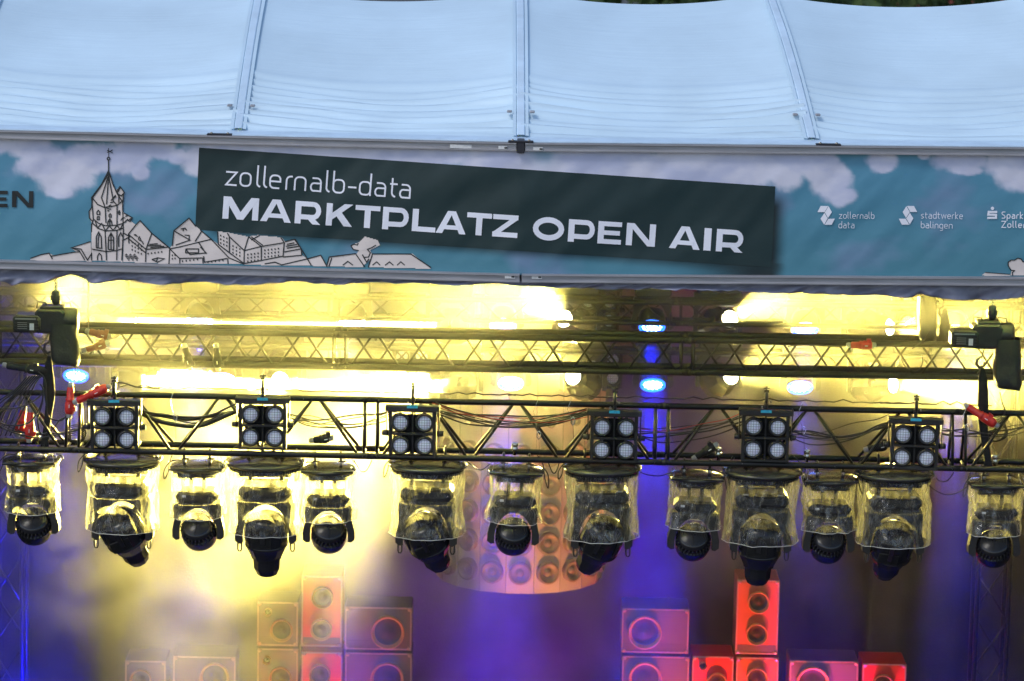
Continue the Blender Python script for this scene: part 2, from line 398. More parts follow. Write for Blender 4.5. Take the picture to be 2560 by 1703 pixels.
def banner_col(px, py):
    n1 = noise.fractal(Vector((px * .004, py * .006, 3)), 1, 2, 4)
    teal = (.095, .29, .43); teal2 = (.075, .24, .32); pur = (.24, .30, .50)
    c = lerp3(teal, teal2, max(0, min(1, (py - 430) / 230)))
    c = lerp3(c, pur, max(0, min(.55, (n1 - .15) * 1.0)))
    n2 = noise.fractal(Vector((px * .02, py * .02, 9)), .8, 2, 6)
    best = -9
    for (x, y, a, b) in CL:
        d = 1 - math.sqrt(((px - x) / a) ** 2 + ((py - y) / b) ** 2)
        best = max(best, d)
    m = ss(-.16, .30, best + n2 * .22)
    n3 = noise.fractal(Vector((px * .007 + 30, py * .012, 5)), .9, 2, 5)
    cloud = lerp3((.70, .70, .83), (.52, .55, .74), max(0, min(1, .5 + n3 * 1.4)))
    m *= 1 - .7 * math.exp(-((px - 1362 + 12 * n2) / 30) ** 2 - ((py - 385) / 26) ** 2)
    c = lerp3(c, cloud, m)
    # the print's soft black edge beside and below the title panel
    xe = 1938 - (py - 466) * .05
    if py > 470: c = lerp3(c, (.008, .02, .024), (1 - ss(xe, xe + 42, px)) * ss(470, 520, py) * ss(1650, 1900, px))
    yl = 574 + (px - 488) / 1440 * 93
    if 505 < px < 1985 and py > yl - 8: c = lerp3(c, (.010, .03, .036), .85 * (1 - ss(yl - 2, yl + 26, py)) * ss(505, 560, px) * (1 - ss(xe, xe + 42, px)))
    return c
def print_grid(x0, x1, ya, yb_, nx, ny, off, name, material, color=None):
    vs = []; fs = []; cols = []
    for j in range(ny + 1):
        for i in range(nx + 1):
            px = x0 + (x1 - x0) * i / nx; a, b = ya(px), yb_(px); py = a + (b - a) * j / ny
            vs.append(bq(px, py, off)); cols.append(color(px, py) if color else None)
    for j in range(ny):
        for i in range(nx): a = j * (nx + 1) + i; fs.append((a, a + nx + 1, a + nx + 2, a + 1))
    o = MB().add(vs, fs, True).build(name, material, banner)
    if color:
        ca = o.data.color_attributes.new('print', 'FLOAT_COLOR', 'POINT')
        ca.data.foreach_set('color', [x for c in cols for x in (*c, 1)])
    return o
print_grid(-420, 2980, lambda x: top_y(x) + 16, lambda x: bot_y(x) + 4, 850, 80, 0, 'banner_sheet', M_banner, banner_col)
# title panel: a skewed dark quad
def panel():
    TL, TR, BL, BR = (498, 369), (1938, 466), (488, 574), (1929, 668); vs = []; fs = []; nx, ny = 140, 24
    for j in range(ny + 1):
        for i in range(nx + 1):
            u, v = i / nx, j / ny
            x = (TL[0] * (1 - u) + TR[0] * u) * (1 - v) + (BL[0] * (1 - u) + BR[0] * u) * v
            y = (TL[1] * (1 - u) + TR[1] * u) * (1 - v) + (BL[1] * (1 - u) + BR[1] * u) * v
            vs.append(bq(x, y, .003))
    for j in range(ny):
        for i in range(nx): a = j * (nx + 1) + i; fs.append((a, a + nx + 1, a + nx + 2, a + 1))
    return MB().add(vs, fs, True).build('title_panel', M_print_dark, banner)
panel()
# lettering: glyph strokes in units of cap height, y up
def stroke(mb, pts, wd, T, off, closed=False):
    P = [Vector((x, y)) for x, y in pts]; n = len(P); Lf = []; Rg = []
    for i in range(n):
        if closed: a, b = P[(i - 1) % n], P[(i + 1) % n]
        else: a, b = P[max(i - 1, 0)], P[min(i + 1, n - 1)]
        d1 = (P[i] - a); d2 = (b - P[i])
        if d1.length < 1e-6: d1 = d2.copy()
        if d2.length < 1e-6: d2 = d1.copy()
        d1.normalize(); d2.normalize(); t = (d1 + d2)
        if t.length < 1e-4: t = d1
        t.normalize(); nn = Vector((-t.y, t.x)); k = max(.45, abs(nn.dot(Vector((-d1.y, d1.x)))))
        Lf.append(P[i] + nn * wd / 2 / k); Rg.append(P[i] - nn * wd / 2 / k)
    vs = [T(q.x, q.y, off) for q in Lf] + [T(q.x, q.y, off) for q in Rg]
    fs = [(i, (i + 1) % n, n + (i + 1) % n, n + i) for i in range(n if closed else n - 1)]
    mb.add(vs, fs)
def arc(cx, cy, rx, ry, a0, a1, n=8): return [(cx + rx * math.cos(R(a0 + (a1 - a0) * i / n)), cy + ry * math.sin(R(a0 + (a1 - a0) * i / n))) for i in range(n + 1)]
def poly(mb, pts, T, off): mb.add([T(x, y, off) for x, y in pts], [tuple(range(len(pts)))])
t = .22
def cap(mb, ch, W, T, off):     # W width relative to cap height 1
    o = [0]
    def P(*pts): poly(mb, pts, T, off + o[0] * .0004); o[0] += 1
    def S(pts, wd=t): stroke(mb, pts, wd, T, off + o[0] * .0004); o[0] += 1
    def rect(x0, y0, x1, y1): P((x0, y0), (x1, y0), (x1, y1), (x0, y1))
    s = .27
    if ch == 'M':
        rect(0, 0, s, 1); rect(W - s, 0, W, 1); c = W / 2
        P((0, 1), (s + .08, 1), (c, .34), (c, 0), (c - .14, 0)); P((W, 1), (W - s - .08, 1), (c, .34), (c, 0), (c + .14, 0))
    elif ch == 'A':
        c = W / 2; d = .18; P((0, 0), (.29, 0), (c + .02, .86), (c + d, 1), (c - d, 1)); P((W, 0), (W - .29, 0), (c - .02, .86), (c - d, 1), (c + d, 1)); rect(.3, .18, W - .3, .37)
    elif ch in 'RP':
        rect(0, 0, s, 1); k = .34 if ch == 'R' else .28
        S([(s, .89), (W - .36, .89)] + arc(W - .36, .60 if ch == 'R' else .57, .25, .29 if ch == 'R' else .32, 90, -90) + [(s, .31 if ch == 'R' else .25)])
        if ch == 'R': P((W - .70, .34), (W - .38, .34), (W, 0), (W - .36, 0))
    elif ch == 'K':
        rect(0, 0, s, 1); P((s, .28), (s, .58), (W - .38, 1), (W, 1)); P((.44, .46), (.68, .62), (W, 0), (W - .38, 0))
    elif ch == 'T': rect(0, .78, W, 1); rect(W / 2 - s / 2, 0, W / 2 + s / 2, .8)
    elif ch == 'L': rect(0, 0, s, 1); rect(s - .02, 0, W, .22)
    elif ch == 'Z': rect(0, .78, W, 1); rect(0, 0, W, .22); P((.02, .2), (.36, .2), (W - .02, .8), (W - .36, .8))
    elif ch == 'O': stroke(mb, arc(W / 2, .5, W / 2 - .13, .40, 0, 345, 23), .245, T, off, closed=True)
    elif ch == 'E': rect(0, 0, s, 1); rect(s - .02, .79, W, 1); rect(s - .02, .4, W - .07, .6); rect(s - .02, 0, W, .21)
    elif ch == 'N': rect(0, 0, s, 1); rect(W - s, 0, W, 1); P((.02, 1), (.34, 1), (W - .02, 0), (W - .34, 0))
    elif ch == 'I': rect(0, 0, W, 1)
def low(mb, ch, W, T, off, wd):  # x-height 1
    r = .28; x1 = W - wd / 2; x0 = wd / 2; h = wd / 2; top = 1 - h; bot = h
    def S(pts, closed=False): stroke(mb, pts, wd, T, off + S.k * .0004, closed); S.k += 1
    S.k = 0
    bowl = [(x1, (top + bot) / 2)] + arc(x1 - r, top - r, r, r, 0, 90, 4) + arc(x0 + r, top - r, r, r, 90, 180, 4) + arc(x0 + r, bot + r, r, r, 180, 270, 4) + arc(x1 - r, bot + r, r, r, 270, 360, 4)
    if ch == 'z': S([(x0 - h, top), (x1, top), (x0, bot), (x1 + h, bot)])
    elif ch == 'o': S(bowl, True)
    elif ch == 'l': S([(x0, 1.55), (x0, bot + r)] + arc(x0 + r, bot + r, r, r, 180, 260, 4))
    elif ch == 'e': S([(x0, .52), (x1, .52)] + arc(x1 - r, top - r, r, r, 0, 90, 4) + arc(x0 + r, top - r, r, r, 90, 180, 4) + arc(x0 + r, bot + r, r, r, 180, 270, 4) + [(x1 - .05, bot)])
    elif ch == 'r': S([(x0, 0)] + arc(x0 + r, top - r, r, r, 180, 90, 4) + [(x1 + h, top)])
    elif ch == 'n': S([(x0, 0)] + arc(x0 + r, top - r, r, r, 180, 90, 4) + arc(x1 - r, top - r, r, r, 90, 0, 4) + [(x1, 0)])
    elif ch == 'a': S([(x0 + .08, top)] + arc(x1 - r, top - r, r, r, 90, 0, 4) + [(x1, bot), (x0 + .22, bot)] + arc(x0 + .2, .32, .2, .27, 270, 90, 6) + [(x1, .59)])
    elif ch == 'b': S(bowl, True); S([(x0, 1.55), (x0, .5)])
    elif ch == 'd': S(bowl, True); S([(x1, 1.55), (x1, .0)])
    elif ch == 'p': S(bowl, True); S([(x0, -.45), (x0, .5)])
    elif ch == 'g': S(bowl, True); S([(x1, .9), (x1, -.25)] + arc(x1 - r, -.2, r, r * .8, 0, -90, 4) + [(x0 + .1, -.42)])
    elif ch == 't': S([(x0 + .1, 1.35), (x0 + .1, bot + r)] + arc(x0 + .1 + r, bot + r, r, r, 180, 265, 4)); S([(x0 - h, top), (x1 + h, top)])
    elif ch == 'i': S([(x0, 0), (x0, 1)]); S([(x0, 1.25), (x0, 1.4)])
    elif ch == 's': S([(x1, top), (x0 + .2, top), (x0, .76), (x0 + .2, .54), (x1 - .2, .48), (x1, .26), (x1 - .2, bot), (x0, bot)])
    elif ch == 'w': S([(x0, 1), (x0 + W * .22, bot), (W / 2, .95), (W - W * .22, bot), (x1, 1)])
    elif ch == 'k': S([(x0, 1.55), (x0, 0)]); S([(x1, 1), (x0, .5), (x1, 0)])
    elif ch == '-': S([(0, .5), (W, .5)])
    elif ch == 'S': S([(x1, 1.45), (x0 + .2, 1.45), (x0, 1.2), (x0 + .2, .85), (x1 - .2, .7), (x1, .35), (x1 - .2, bot), (x0, bot)])
    elif ch == 'Z': S([(x0 - h, 1.42), (x1, 1.42), (x0, bot), (x1 + h, bot)])
def baseline(x0, y0, x1, y1, H):
    d = Vector((x1 - x0, y1 - y0)).normalized(); n = Vector((d.y, -d.x))    # n: towards the top of the letters (photo y down)
    def mk(px):
        tt = (px - x0) / (x1 - x0); ox = x0 + (x1 - x0) * tt; oy = y0 + (y1 - y0) * tt
        def T(u, v, off): return bq(ox + d.x * u * H + n.x * v * H, oy + d.y * u * H + n.y * v * H, off)
        return T
    return mk
mk = baseline(556, 546, 1856, 632, 56)
for ch, a, b in (('M', 556, 645), ('A', 650, 727), ('R', 736, 801), ('K', 814, 880), ('T', 886, 948), ('P', 955, 1020), ('L', 1029, 1088), ('A', 1089, 1164), ('T', 1165, 1227), ('Z', 1230, 1293),
                 ('O', 1330, 1409), ('P', 1419, 1485), ('E', 1493, 1552), ('N', 1564, 1637), ('A', 1672, 1749), ('I', 1758, 1776), ('R', 1789, 1856)):
    mb = MB(); cap(mb, ch, (b - a) / 56, mk(a), .007); mb.build('letter', M_print_white, banner)
mk = baseline(563, 463, 1026, 497, 36)
for ch, a, b in (('z', 563, 592), ('o', 598, 628), ('l', 640, 649), ('l', 657, 666), ('e', 672, 702), ('r', 713, 730), ('n', 734, 765), ('a', 774, 803), ('l', 813, 822), ('b', 830, 861), ('-', 869, 890), ('d', 896, 927), ('a', 935, 964), ('t', 973, 992), ('a', 997, 1026)):
    mb = MB(); low(mb, ch, (b - a) / 36, mk(a), .007, .12); mb.build('letter', M_print_white, banner)
mk = baseline(-40, 517, 83, 519, 41)
for ch, a, b in (('E', -33, 19), ('N', 30, 83)):
    mb = MB(); cap(mb, ch, (b - a) / 41, mk(a), .007); mb.build('letter', M_print_ink, banner)
WID = dict(z=.8, o=.85, l=.35, e=.85, r=.55, n=.85, a=.82, b=.85, d=.85, t=.6, i=.22, s=.75, w=1.25, k=.75, g=.85, p=.85, S=.95, Z=1.0)
def word(txt, x0, x1, y, H, wd):
    tot = sum(WID[c] for c in txt) + .22 * (len(txt) - 1); k = (x1 - x0) / tot / H; x = x0; mb = MB()
    mk = baseline(x0, y, x1, y + (x1 - x0) * .012, H)
    for c in txt: low(mb, c, WID[c] * k, mk(x), .007, wd); x += (WID[c] + .22) * k * H
    return mb.build('logo_text', M_print_white, banner)
word('zollernalb', 2097, 2186, 546.5, 11.5, .13); word('data', 2096, 2136, 570.5, 11.5, .13)
word('stadtwerke', 2302, 2407, 546.5, 11.5, .13); word('balingen', 2302, 2381, 570.5, 11.5, .13)
word('Sparkasse', 2503, 2604, 546.5, 11.5, .19); word('Zollernalb', 2503, 2610, 569.5, 11.5, .19)
def zp(x, y): return (1900 + x / 3.571, 360 + y / 3.571)
def logo(polys, circ=None):
    mb = MB(); T = lambda x, y, off: bq(*zp(x, y), off)
    for p_ in polys:
        c = (sum(x for x, y in p_) / len(p_), sum(y for x, y in p_) / len(p_))
        poly(mb, [(c[0] + (x - c[0]) * .96, c[1] + (y - c[1]) * .96) for x, y in p_], T, .007)
    if circ: poly(mb, arc(*circ, circ[2], 0, 345, 23) if False else [(circ[0] + circ[2] * math.cos(k / 10 * math.pi), circ[1] + circ[2] * math.sin(k / 10 * math.pi)) for k in range(20)], T, .007)
    return mb
logo([[(510, 609), (540, 552), (610, 552), (576, 609)], [(612, 552), (642, 608), (606, 662), (576, 610)], [(574, 612), (604, 663), (572, 722), (538, 667)], [(608, 666), (670, 664), (640, 722), (574, 722)]]).build('logo_mark', M_print_white, banner)
logo([[(1310, 552), (1375, 552), (1405, 608), (1340, 608)], [(1306, 553), (1338, 608), (1303, 662), (1271, 607)], [(1338, 612), (1370, 665), (1337, 720), (1303, 665)], [(1237, 666), (1300, 666), (1335, 722), (1265, 722)]]).build('logo_mark', M_print_white, banner)
mb = logo([], (2074, 574, 15)); stroke(mb, [(2117, 606), (2040, 606), (2037, 630), (2106, 632), (2106, 658), (2027, 660)], 19, lambda x, y, off: bq(*zp(x, y), off), .007); mb.build('logo_mark', M_print_white, banner)
# yellow reflection streak mark at upper right and town drawing
def q1(x, y): return (x / 2.357, 320 + y / 2.357)
def town(name, polys, lines, lw=6.5, S=q1):
    T = lambda x, y, off: bq(*S(x, y), off)
    if polys:
        mb = MB()
        for i, p_ in enumerate(polys):
            ys = [y for x, y in p_]; y = min(ys); n_ = len(p_); st = 5
            while y < max(ys):
                ym = y + st / 2; xs = sorted(a[0] + (b[0] - a[0]) * (ym - a[1]) / (b[1] - a[1]) for a, b in zip(p_, p_[1:] + p_[:1]) if (a[1] <= ym) != (b[1] <= ym))
                for xa, xb in zip(xs[::2], xs[1::2]):
                    m_ = max(1, int((xb - xa) / 40)); vv = [T(xa + (xb - xa) * q / m_, yy, .0035 + .0003 * (i % 8)) for yy in (y, y + st) for q in range(m_ + 1)]
                    mb.add(vv, [(q, q + 1, q + m_ + 2, q + m_ + 1) for q in range(m_)])
                y += st
        mb.build(name, M_print_cream, banner)
    mb = MB()
    for i, l in enumerate(lines):
        w_ = lw
        if isinstance(l[0], (int, float)): w_ = l[0]; l = l[1:]
        stroke(mb, l, w_, T, .0075 + .0002 * (i % 7))
    mb.build('ink_lines', M_print_ink, banner)
def rectl(x0, y0, x1, y1): return [(x0, y0), (x1, y0), (x1, y1), (x0, y1), (x0, y0)]
tower = [[(540, 780), (540, 560), (525, 520), (528, 490), (540, 470), (540, 410), (600, 330), (636, 262), (648, 262), (680, 370), (708, 345), (733, 380), (725, 470), (725, 495), (755, 515), (780, 530), (770, 550), (728, 565), (722, 790)]]
tl = [[(540, 780), (540, 570), (550, 540), (545, 470), (540, 410), (600, 330), (640, 250), (665, 330), (690, 385), (722, 435), (724, 500), (728, 600), (718, 780)],
      [10, (628, 290), (640, 255), (652, 290)], [7, (640, 300), (640, 190)], [4, (640, 170), (640, 118)], [6, (632, 132), (650, 138), (632, 144)], [5, (650, 138), (664, 128)], [5, (650, 138), (664, 148)],
      arc(640, 181, 8, 8, 0, 360, 10), [(634, 280), (590, 350), (545, 412), (575, 450), (620, 470), (690, 455), (722, 430)], [(640, 280), (628, 450)], [(640, 280), (668, 430), (690, 455)], [(636, 290), (598, 410), (620, 470), (625, 560)],
      [(545, 412), (540, 470), (525, 492), (527, 530), (548, 552)], [(690, 455), (690, 570)], [(550, 535), (580, 560), (622, 575), (690, 572), (728, 560)], [(545, 560), (578, 590), (620, 605), (690, 602), (726, 590)],
      [(560, 545), (575, 588), (600, 562), (622, 604), (645, 575), (668, 603), (690, 572), (708, 598), (726, 562)], [(620, 605), (628, 780)], [(690, 602), (688, 780)], [(685, 375), (708, 345), (733, 380), (716, 400), (690, 385), (708, 350)], [(700, 395), (700, 440)], [(728, 385), (724, 440)],
      [(650, 440), (668, 436)], [(654, 428), (682, 395)], [(668, 415), (684, 403)], [(640, 460), (655, 452)], [(625, 465), (660, 463)], [(630, 475), (655, 478)], [(632, 487), (645, 488)],
      [(571, 510), (571, 495), (580, 485), (588, 495), (588, 510), (571, 510)], rectl(573, 522, 585, 540), [(643, 525), (643, 512), (650, 505), (655, 512), (655, 525), (643, 525)], [(635, 575), (637, 550), (648, 535), (658, 550), (662, 575)], [(648, 535), (648, 580)], [(640, 552), (656, 552)], [(698, 505), (699, 492), (704, 488), (707, 496), (706, 510), (698, 505)],
      [(568, 705), (568, 640), (582, 612), (597, 640), (600, 708), (568, 705)], [(578, 708), (580, 650), (586, 625)], [(638, 715), (640, 645), (655, 617), (670, 645), (670, 718), (638, 715)], [(655, 620), (654, 716)], [(638, 660), (670, 660)], [(700, 700), (700, 640), (712, 615), (722, 640)], [(542, 712), (570, 718), (628, 728), (688, 722), (718, 712)],
      [(575, 780), (575, 755), (585, 738), (597, 750), (600, 780)], [(730, 500), (752, 512), (780, 528), (768, 550), (750, 540), (735, 556)], [7, (738, 520), (752, 516)], [7, (760, 540), (775, 532)], [(712, 545), (722, 530), (738, 528)]]
town('tower_drawing', tower, tl)
bld = [[(180, 770), (245, 745), (290, 737), (312, 750), (430, 735), (460, 735), (420, 708), (535, 668), (540, 780), (540, 786), (180, 780)],
       [(728, 610), (728, 560), (755, 535), (800, 570), (826, 545), (895, 620), (1000, 710), (1000, 800), (726, 790)],
       [(1000, 710), (1015, 690), (1025, 605), (1115, 530), (1150, 575), (1180, 600), (1245, 655), (1440, 800), (1000, 800)],
       [(1283, 610), (1340, 615), (1460, 640), (1520, 632), (1660, 645), (1680, 670), (1735, 655), (1775, 705), (1775, 745), (1808, 770), (1830, 812), (1440, 806), (1283, 680)],
       [(1800, 772), (1890, 750), (1925, 815), (1830, 812)], [(1925, 815), (1940, 760), (2095, 740), (2140, 790), (2140, 820)], [(2100, 745), (2115, 720), (2080, 715), (2070, 690), (2115, 675), (2150, 640), (2225, 660), (2240, 690), (2180, 720), (2200, 760), (2130, 820)], [(2170, 820), (2190, 740), (2430, 740)] + [(2540, 830)]]
bl = [[(180, 768), (245, 745), (290, 737), (310, 772)], [(300, 755), (430, 732), (470, 728)], [(535, 668), (420, 706), (468, 722), (500, 778)], [(420, 706), (478, 712), (516, 778), (540, 740)],
      [(728, 560), (755, 535)], [(800, 572), (757, 625), (760, 680)], [(800, 572), (826, 545), (895, 620), (1000, 708)], [(895, 620), (860, 715), (760, 628)], [(860, 715), (858, 790)], [(860, 715), (990, 702), (1000, 708), (996, 800)], [(728, 618), (765, 640), (720, 665)], [(757, 650), (858, 735)],
      [6, (790, 628), (812, 640), (800, 628), (790, 628)], [6, (815, 655), (835, 668), (822, 640), (815, 655)], [(838, 668), (846, 685)], [(880, 685), (930, 682)], [(872, 694), (950, 690)], [(885, 703), (968, 697)], [(895, 775), (930, 765), (968, 770), (930, 790), (895, 775)], [(930, 765), (920, 788)],
      [(1015, 695), (1025, 605), (1115, 530), (1155, 580)], [(1025, 605), (1120, 660), (1035, 690)], [(1180, 600), (1245, 655), (1060, 700), (1000, 712), (1060, 770)], [(1245, 655), (1350, 765), (1440, 802)], [(1190, 605), (1150, 668)], [7, (1065, 595), (1090, 590), (1100, 602)], [7, (1080, 590), (1080, 608)], [6, (1088, 630), (1115, 632), (1115, 665)],
      rectl(1095, 712, 1170, 735), [(1095, 712), (1120, 745), (1215, 735), (1180, 700)], [(1170, 672), (1215, 740)], [(1060, 770), (1060, 798)], [(1060, 768), (1195, 765)], [(1200, 755), (1205, 790), (1340, 768)], [(1195, 765), (1197, 798)], [(1342, 768), (1344, 800)],
      [(1283, 610), (1287, 685), (1438, 798)], [(1340, 618), (1352, 640), (1440, 722)], [(1352, 640), (1352, 735)], [(1465, 640), (1440, 722), (1540, 697), (1465, 640)], [(1440, 722), (1438, 798)], [(1540, 697), (1675, 675), (1655, 645)], [(1540, 697), (1540, 780), (1438, 798)], [(1480, 640), (1548, 690)], [(1480, 660), (1530, 632)], [(1675, 675), (1668, 755), (1540, 780)],
      [(1680, 670), (1735, 655), (1775, 712), (1675, 730)], [(1775, 712), (1778, 750), (1668, 760)], [(1690, 685), (1735, 676)], [(1685, 697), (1750, 686)], [(1690, 708), (1760, 697)], [(1740, 655), (1835, 810)], [(1560, 800), (1620, 790), (1660, 806), (1808, 772), (1890, 750), (1928, 818)],
      [(1925, 815), (1940, 760), (2095, 740)], [(1955, 765), (1938, 815)], [6, (2020, 808), (2050, 785), (2080, 808)], [(2095, 740), (2150, 820)], [6, (2115, 722), (2082, 716), (2068, 695), (2085, 685), (2105, 690), (2112, 678)], [6, (2215, 690), (2190, 705), (2165, 715), (2182, 735), (2172, 760), (2140, 762)], [(2135, 745), (2160, 790), (2175, 770)], [(2170, 822), (2195, 742), (2420, 742), (2540, 822)],
      [6, (2195, 808), (2220, 788), (2240, 808)], [6, (2270, 808), (2295, 788), (2318, 808)], [6, (2340, 808), (2362, 788), (2385, 808)]]
for bx, by, nx, ny, dx, dy in ((778, 668, 4, 3, 18, 22), (872, 735, 5, 1, 20, 0), (1300, 628, 3, 3, 18, 22), (1372, 690, 3, 3, 20, 20), (1460, 740, 4, 3, 20, 20), (1560, 715, 5, 3, 20, 20), (1075, 780, 5, 1, 22, -3), (1225, 785, 5, 1, 22, -3), (1015, 745, 2, 2, 16, 20)):
    for i in range(nx):
        for j in range(ny):
            x = bx + i * dx; y = by + j * dy + (i * dx * .45 if bx in (778, 1300, 1372) else -i * dx * .12)
            bl.append([7, (x, y), (x + 2, y + 10)])
for k in range(9): bl.append([3, (745 + k * 8, 740 + (k % 3) * 12)] + arc(745 + k * 8, 752 + (k % 3) * 10, 7, 9, 90, 340, 5))
town('town_drawing', bld, bl)
S3 = lambda x, y: (1900 + x / 3.571, 360 + y / 3.571)
town('cloud_tree_drawing', [[(1975, 1175), (2010, 1148), (2230, 1165), (2235, 1180)], [(2235, 1175), (2245, 1130), (2218, 1100), (2212, 1060), (2235, 1035), (2270, 1035), (2300, 1018), (2345, 1045), (2500, 1060), (2540, 1175)]],
     [[7, (2010, 1146), (2230, 1163)], [9, (2255, 1175), (2250, 1150), (2270, 1130), (2240, 1125), (2214, 1085), (2214, 1055), (2240, 1035), (2270, 1036), (2300, 1018), (2330, 1025), (2345, 1050), (2370, 1050), (2440, 1040)]], 9, S3)

# valance below the lower beam: scalloped loose fabric, a thing of its own
def valance():
    nx, ny = 520, 14; vs = []; fs = []; O = bp(1302, 700)
    edge = [(0, 702), (25, 712), (95, 708), (175, 688), (232, 708), (300, 700), (370, 709), (440, 711), (520, 702), (560, 711), (640, 712), (745, 703), (800, 710), (860, 711), (925, 704), (985, 710), (1060, 706), (1150, 714), (1240, 711), (1300, 716), (1400, 718), (1450, 723), (1560, 724), (1640, 722), (1730, 723), (1800, 726), (1870, 728), (1930, 733), (2000, 734), (2100, 737), (2200, 740), (2280, 744), (2300, 736), (2360, 748), (2440, 752), (2500, 750), (2560, 744)]
    def ey(px):
        px = max(0, min(2560, px))
        for (a, b), (c, d) in zip(edge, edge[1:]):
            if a <= px <= c: return b + (d - b) * (px - a) / (c - a)
        return 744
    for j in range(ny + 1):
        v = j / ny
        for i in range(nx + 1):
            px = -420 + 3400 * i / nx; y0 = bot_y(px) + 17; y1 = ey(px) + 1.5 * noise.noise(Vector((px * .05, 1, 1)))
            fold = v * (.055 * noise.noise(Vector((px * .014 + v * .9, v * .9, 2))) + .05 * noise.noise(Vector((px * .035 + v * 1.4, v * 1.5, 7)))+ .008 * noise.noise(Vector((px * .09, v * 4, 7))))
            vs.append(bp(px, y0 + (y1 - y0) * v, -.02 + fold + .02 * v) - O)
    for j in range(ny):
        for i in range(nx): a = j * (nx + 1) + i; fs.append((a, a + nx + 1, a + nx + 2, a + 1))
    o = MB().add(vs, fs, True).build('valance', M_valance); o.location = O
    m = o.modifiers.new('thick', 'SOLIDIFY'); m.thickness = .003
    tag(o, 'crumpled grey fabric valance hanging loose under the lower roof beam', 'valance')
valance()

# ------------------------------------------------------------------ trusses
def truss(name, label, A, B, h, d, rc, rb, M, mods, tri=False, per=.5, group=None, rearphase=True):
    """A,B: ends of the bottom centre line. mods: list of (s0, s1) module ranges along AB in metres."""
    A, B = Vector(A), Vector(B); ax = (B - A); L_ = ax.length; ax.normalize(); upv = Vector((0, 0, 1)); upv = (upv - ax * ax.z).normalized(); dv = ax.cross(upv) * 1.0  # dv -> +Y
    if dv.y < 0: dv = -dv
    root = empty(name, A, label=label, cat='truss', group=group)
    def P(s, z, y): return ax * s + upv * z + dv * y
    if tri: ch = [(0, -d / 2), (0, d / 2), (h, 0)]
    else: ch = [(0, -d / 2), (0, d / 2), (h, -d / 2), (h, d / 2)]
    for z, y in ch:
        mb = MB()
        for s0, s1 in mods: mb.tube([P(s0 + .004, z, y), P(s0 + .03, z, y), P(s1 - .03, z, y), P(s1 - .004, z, y)], [rc * 1.12, rc, rc, rc * 1.12], 12)
        mb.build('chord', M, root)
    cache = {}
    def brace(p0, p1):
        MB().tube([p0, p1], rb, 6).build('brace', M, root)
    cnt = 0
    planes = [((0, -d / 2), (h, 0)), ((0, d / 2), (h, 0))] if tri else [((0, -d / 2), (h, -d / 2)), ((0, d / 2), (h, d / 2))]
    zig = [MB() for _ in planes]
    for s0, s1 in mods:
        n = max(2, round((s1 - s0 - .12) / per)); st = (s1 - s0 - .12) / n; a = s0 + .06
        for pi, (b_, t_) in enumerate(planes):
            for e in (s0 + .045, s1 - .045): brace(P(e, *b_), P(e, *t_))
            for k in range(n):
                x0 = a + k * st; xm = x0 + st / 2; x1 = x0 + st; g = .02
                if pi == 0 or not rearphase or tri: q = [(x0 + g, b_), (xm - g, t_), (xm + g, t_), (x1 - g, b_)]
                else: q = [(x0 + g, t_), (xm - g, b_), (xm + g, b_), (x1 - g, t_)]
                if tri: brace(P(q[0][0], *q[0][1]), P(q[1][0], *q[1][1])); brace(P(q[2][0], *q[2][1]), P(q[3][0], *q[3][1]))
                else: zig[pi].tube([P(s, *c) for s, c in q], rb, 6)
        if tri:
            for e in (s0 + .045, s1 - .045): brace(P(e, 0, -d / 2), P(e, 0, d / 2))
    if not tri:
        for z_ in zig: z_.build('lacing', M, root)
    # couplers with pins at the module joints
    mb = MB(); ms = MB()
    for s0, s1 in mods:
        for e in (s0, s1):
            for z, y in ch:
                mb.tube([P(e - .035, z, y), P(e + .035, z, y)], rc * 1.02, 10)
                for q in (-.05, .05): ms.tube([P(e + q, z, y - rc * 1.25), P(e + q, z, y + rc * 1.25)], rc * .28, 6)
    each(mb, 'coupler', M, root); each(ms, 'coupler_pin', M_steel, root)
    return root
k0 = mpp(0)
FA = at(0, 1112, 0); FB = at(2560, 1165.5, 0)
ax0 = (FB - FA).normalized(); L0 = (FB - FA).length; s_px = L0 / 2560
mods = [((a) * s_px, (b) * s_px) for a, b in ((-545, 186), (186, 927), (927, 1652), (1652, 2392), (2392, 3120))]
front_truss = truss('front_truss', 'black triangular truss across the front carrying the blinders and the covered moving lights', FA, FB, .375, .27, .0212, .0112, M_truss, mods, tri=True, per=.605)
MA = at(0, 896, 2); MBp = at(2560, 938, 2); sm_ = (MBp - MA).length / 2560
mods = [(a * sm_, b * sm_) for a, b in ((-880, -18), (-18, 850), (850, 1717), (1717, 2585), (2585, 3450))]
mid_truss = truss('middle_truss', 'black box truss with crossed lacing hanging behind the front truss', MA, MBp, .245, .25, .025, .009, M_truss_b, mods, per=.41)
YU, YL = 4.3, 5.3
UA = at(0, 778, YU); UB = at(2560, 818, YU); su = (UB - UA).length / 2560
mods = [(a * su, b * su) for a, b in ((-880, -16), (-16, 836), (836, 1688), (1688, 2540), (2540, 3400))]
rear_truss = truss('rear_truss', 'narrow box truss high at the back just under the valance', UA, UB, .17, .2, .02, .008, M_truss_b, mods, per=.42)
LA = at(0, 903, YL); LB = at(2560, 940, YL); sl = (LB - LA).length / 2560
mods = [(a * sl, b * sl) for a, b in ((-880, -16), (-16, 836), (836, 1688), (1688, 2540), (2540, 3400))]
low_truss = truss('lamp_truss', 'rearmost truss mostly hidden behind the middle truss carrying the lower lamp row', LA, LB, .17, .2, .02, .008, M_truss_b, mods, per=.42)

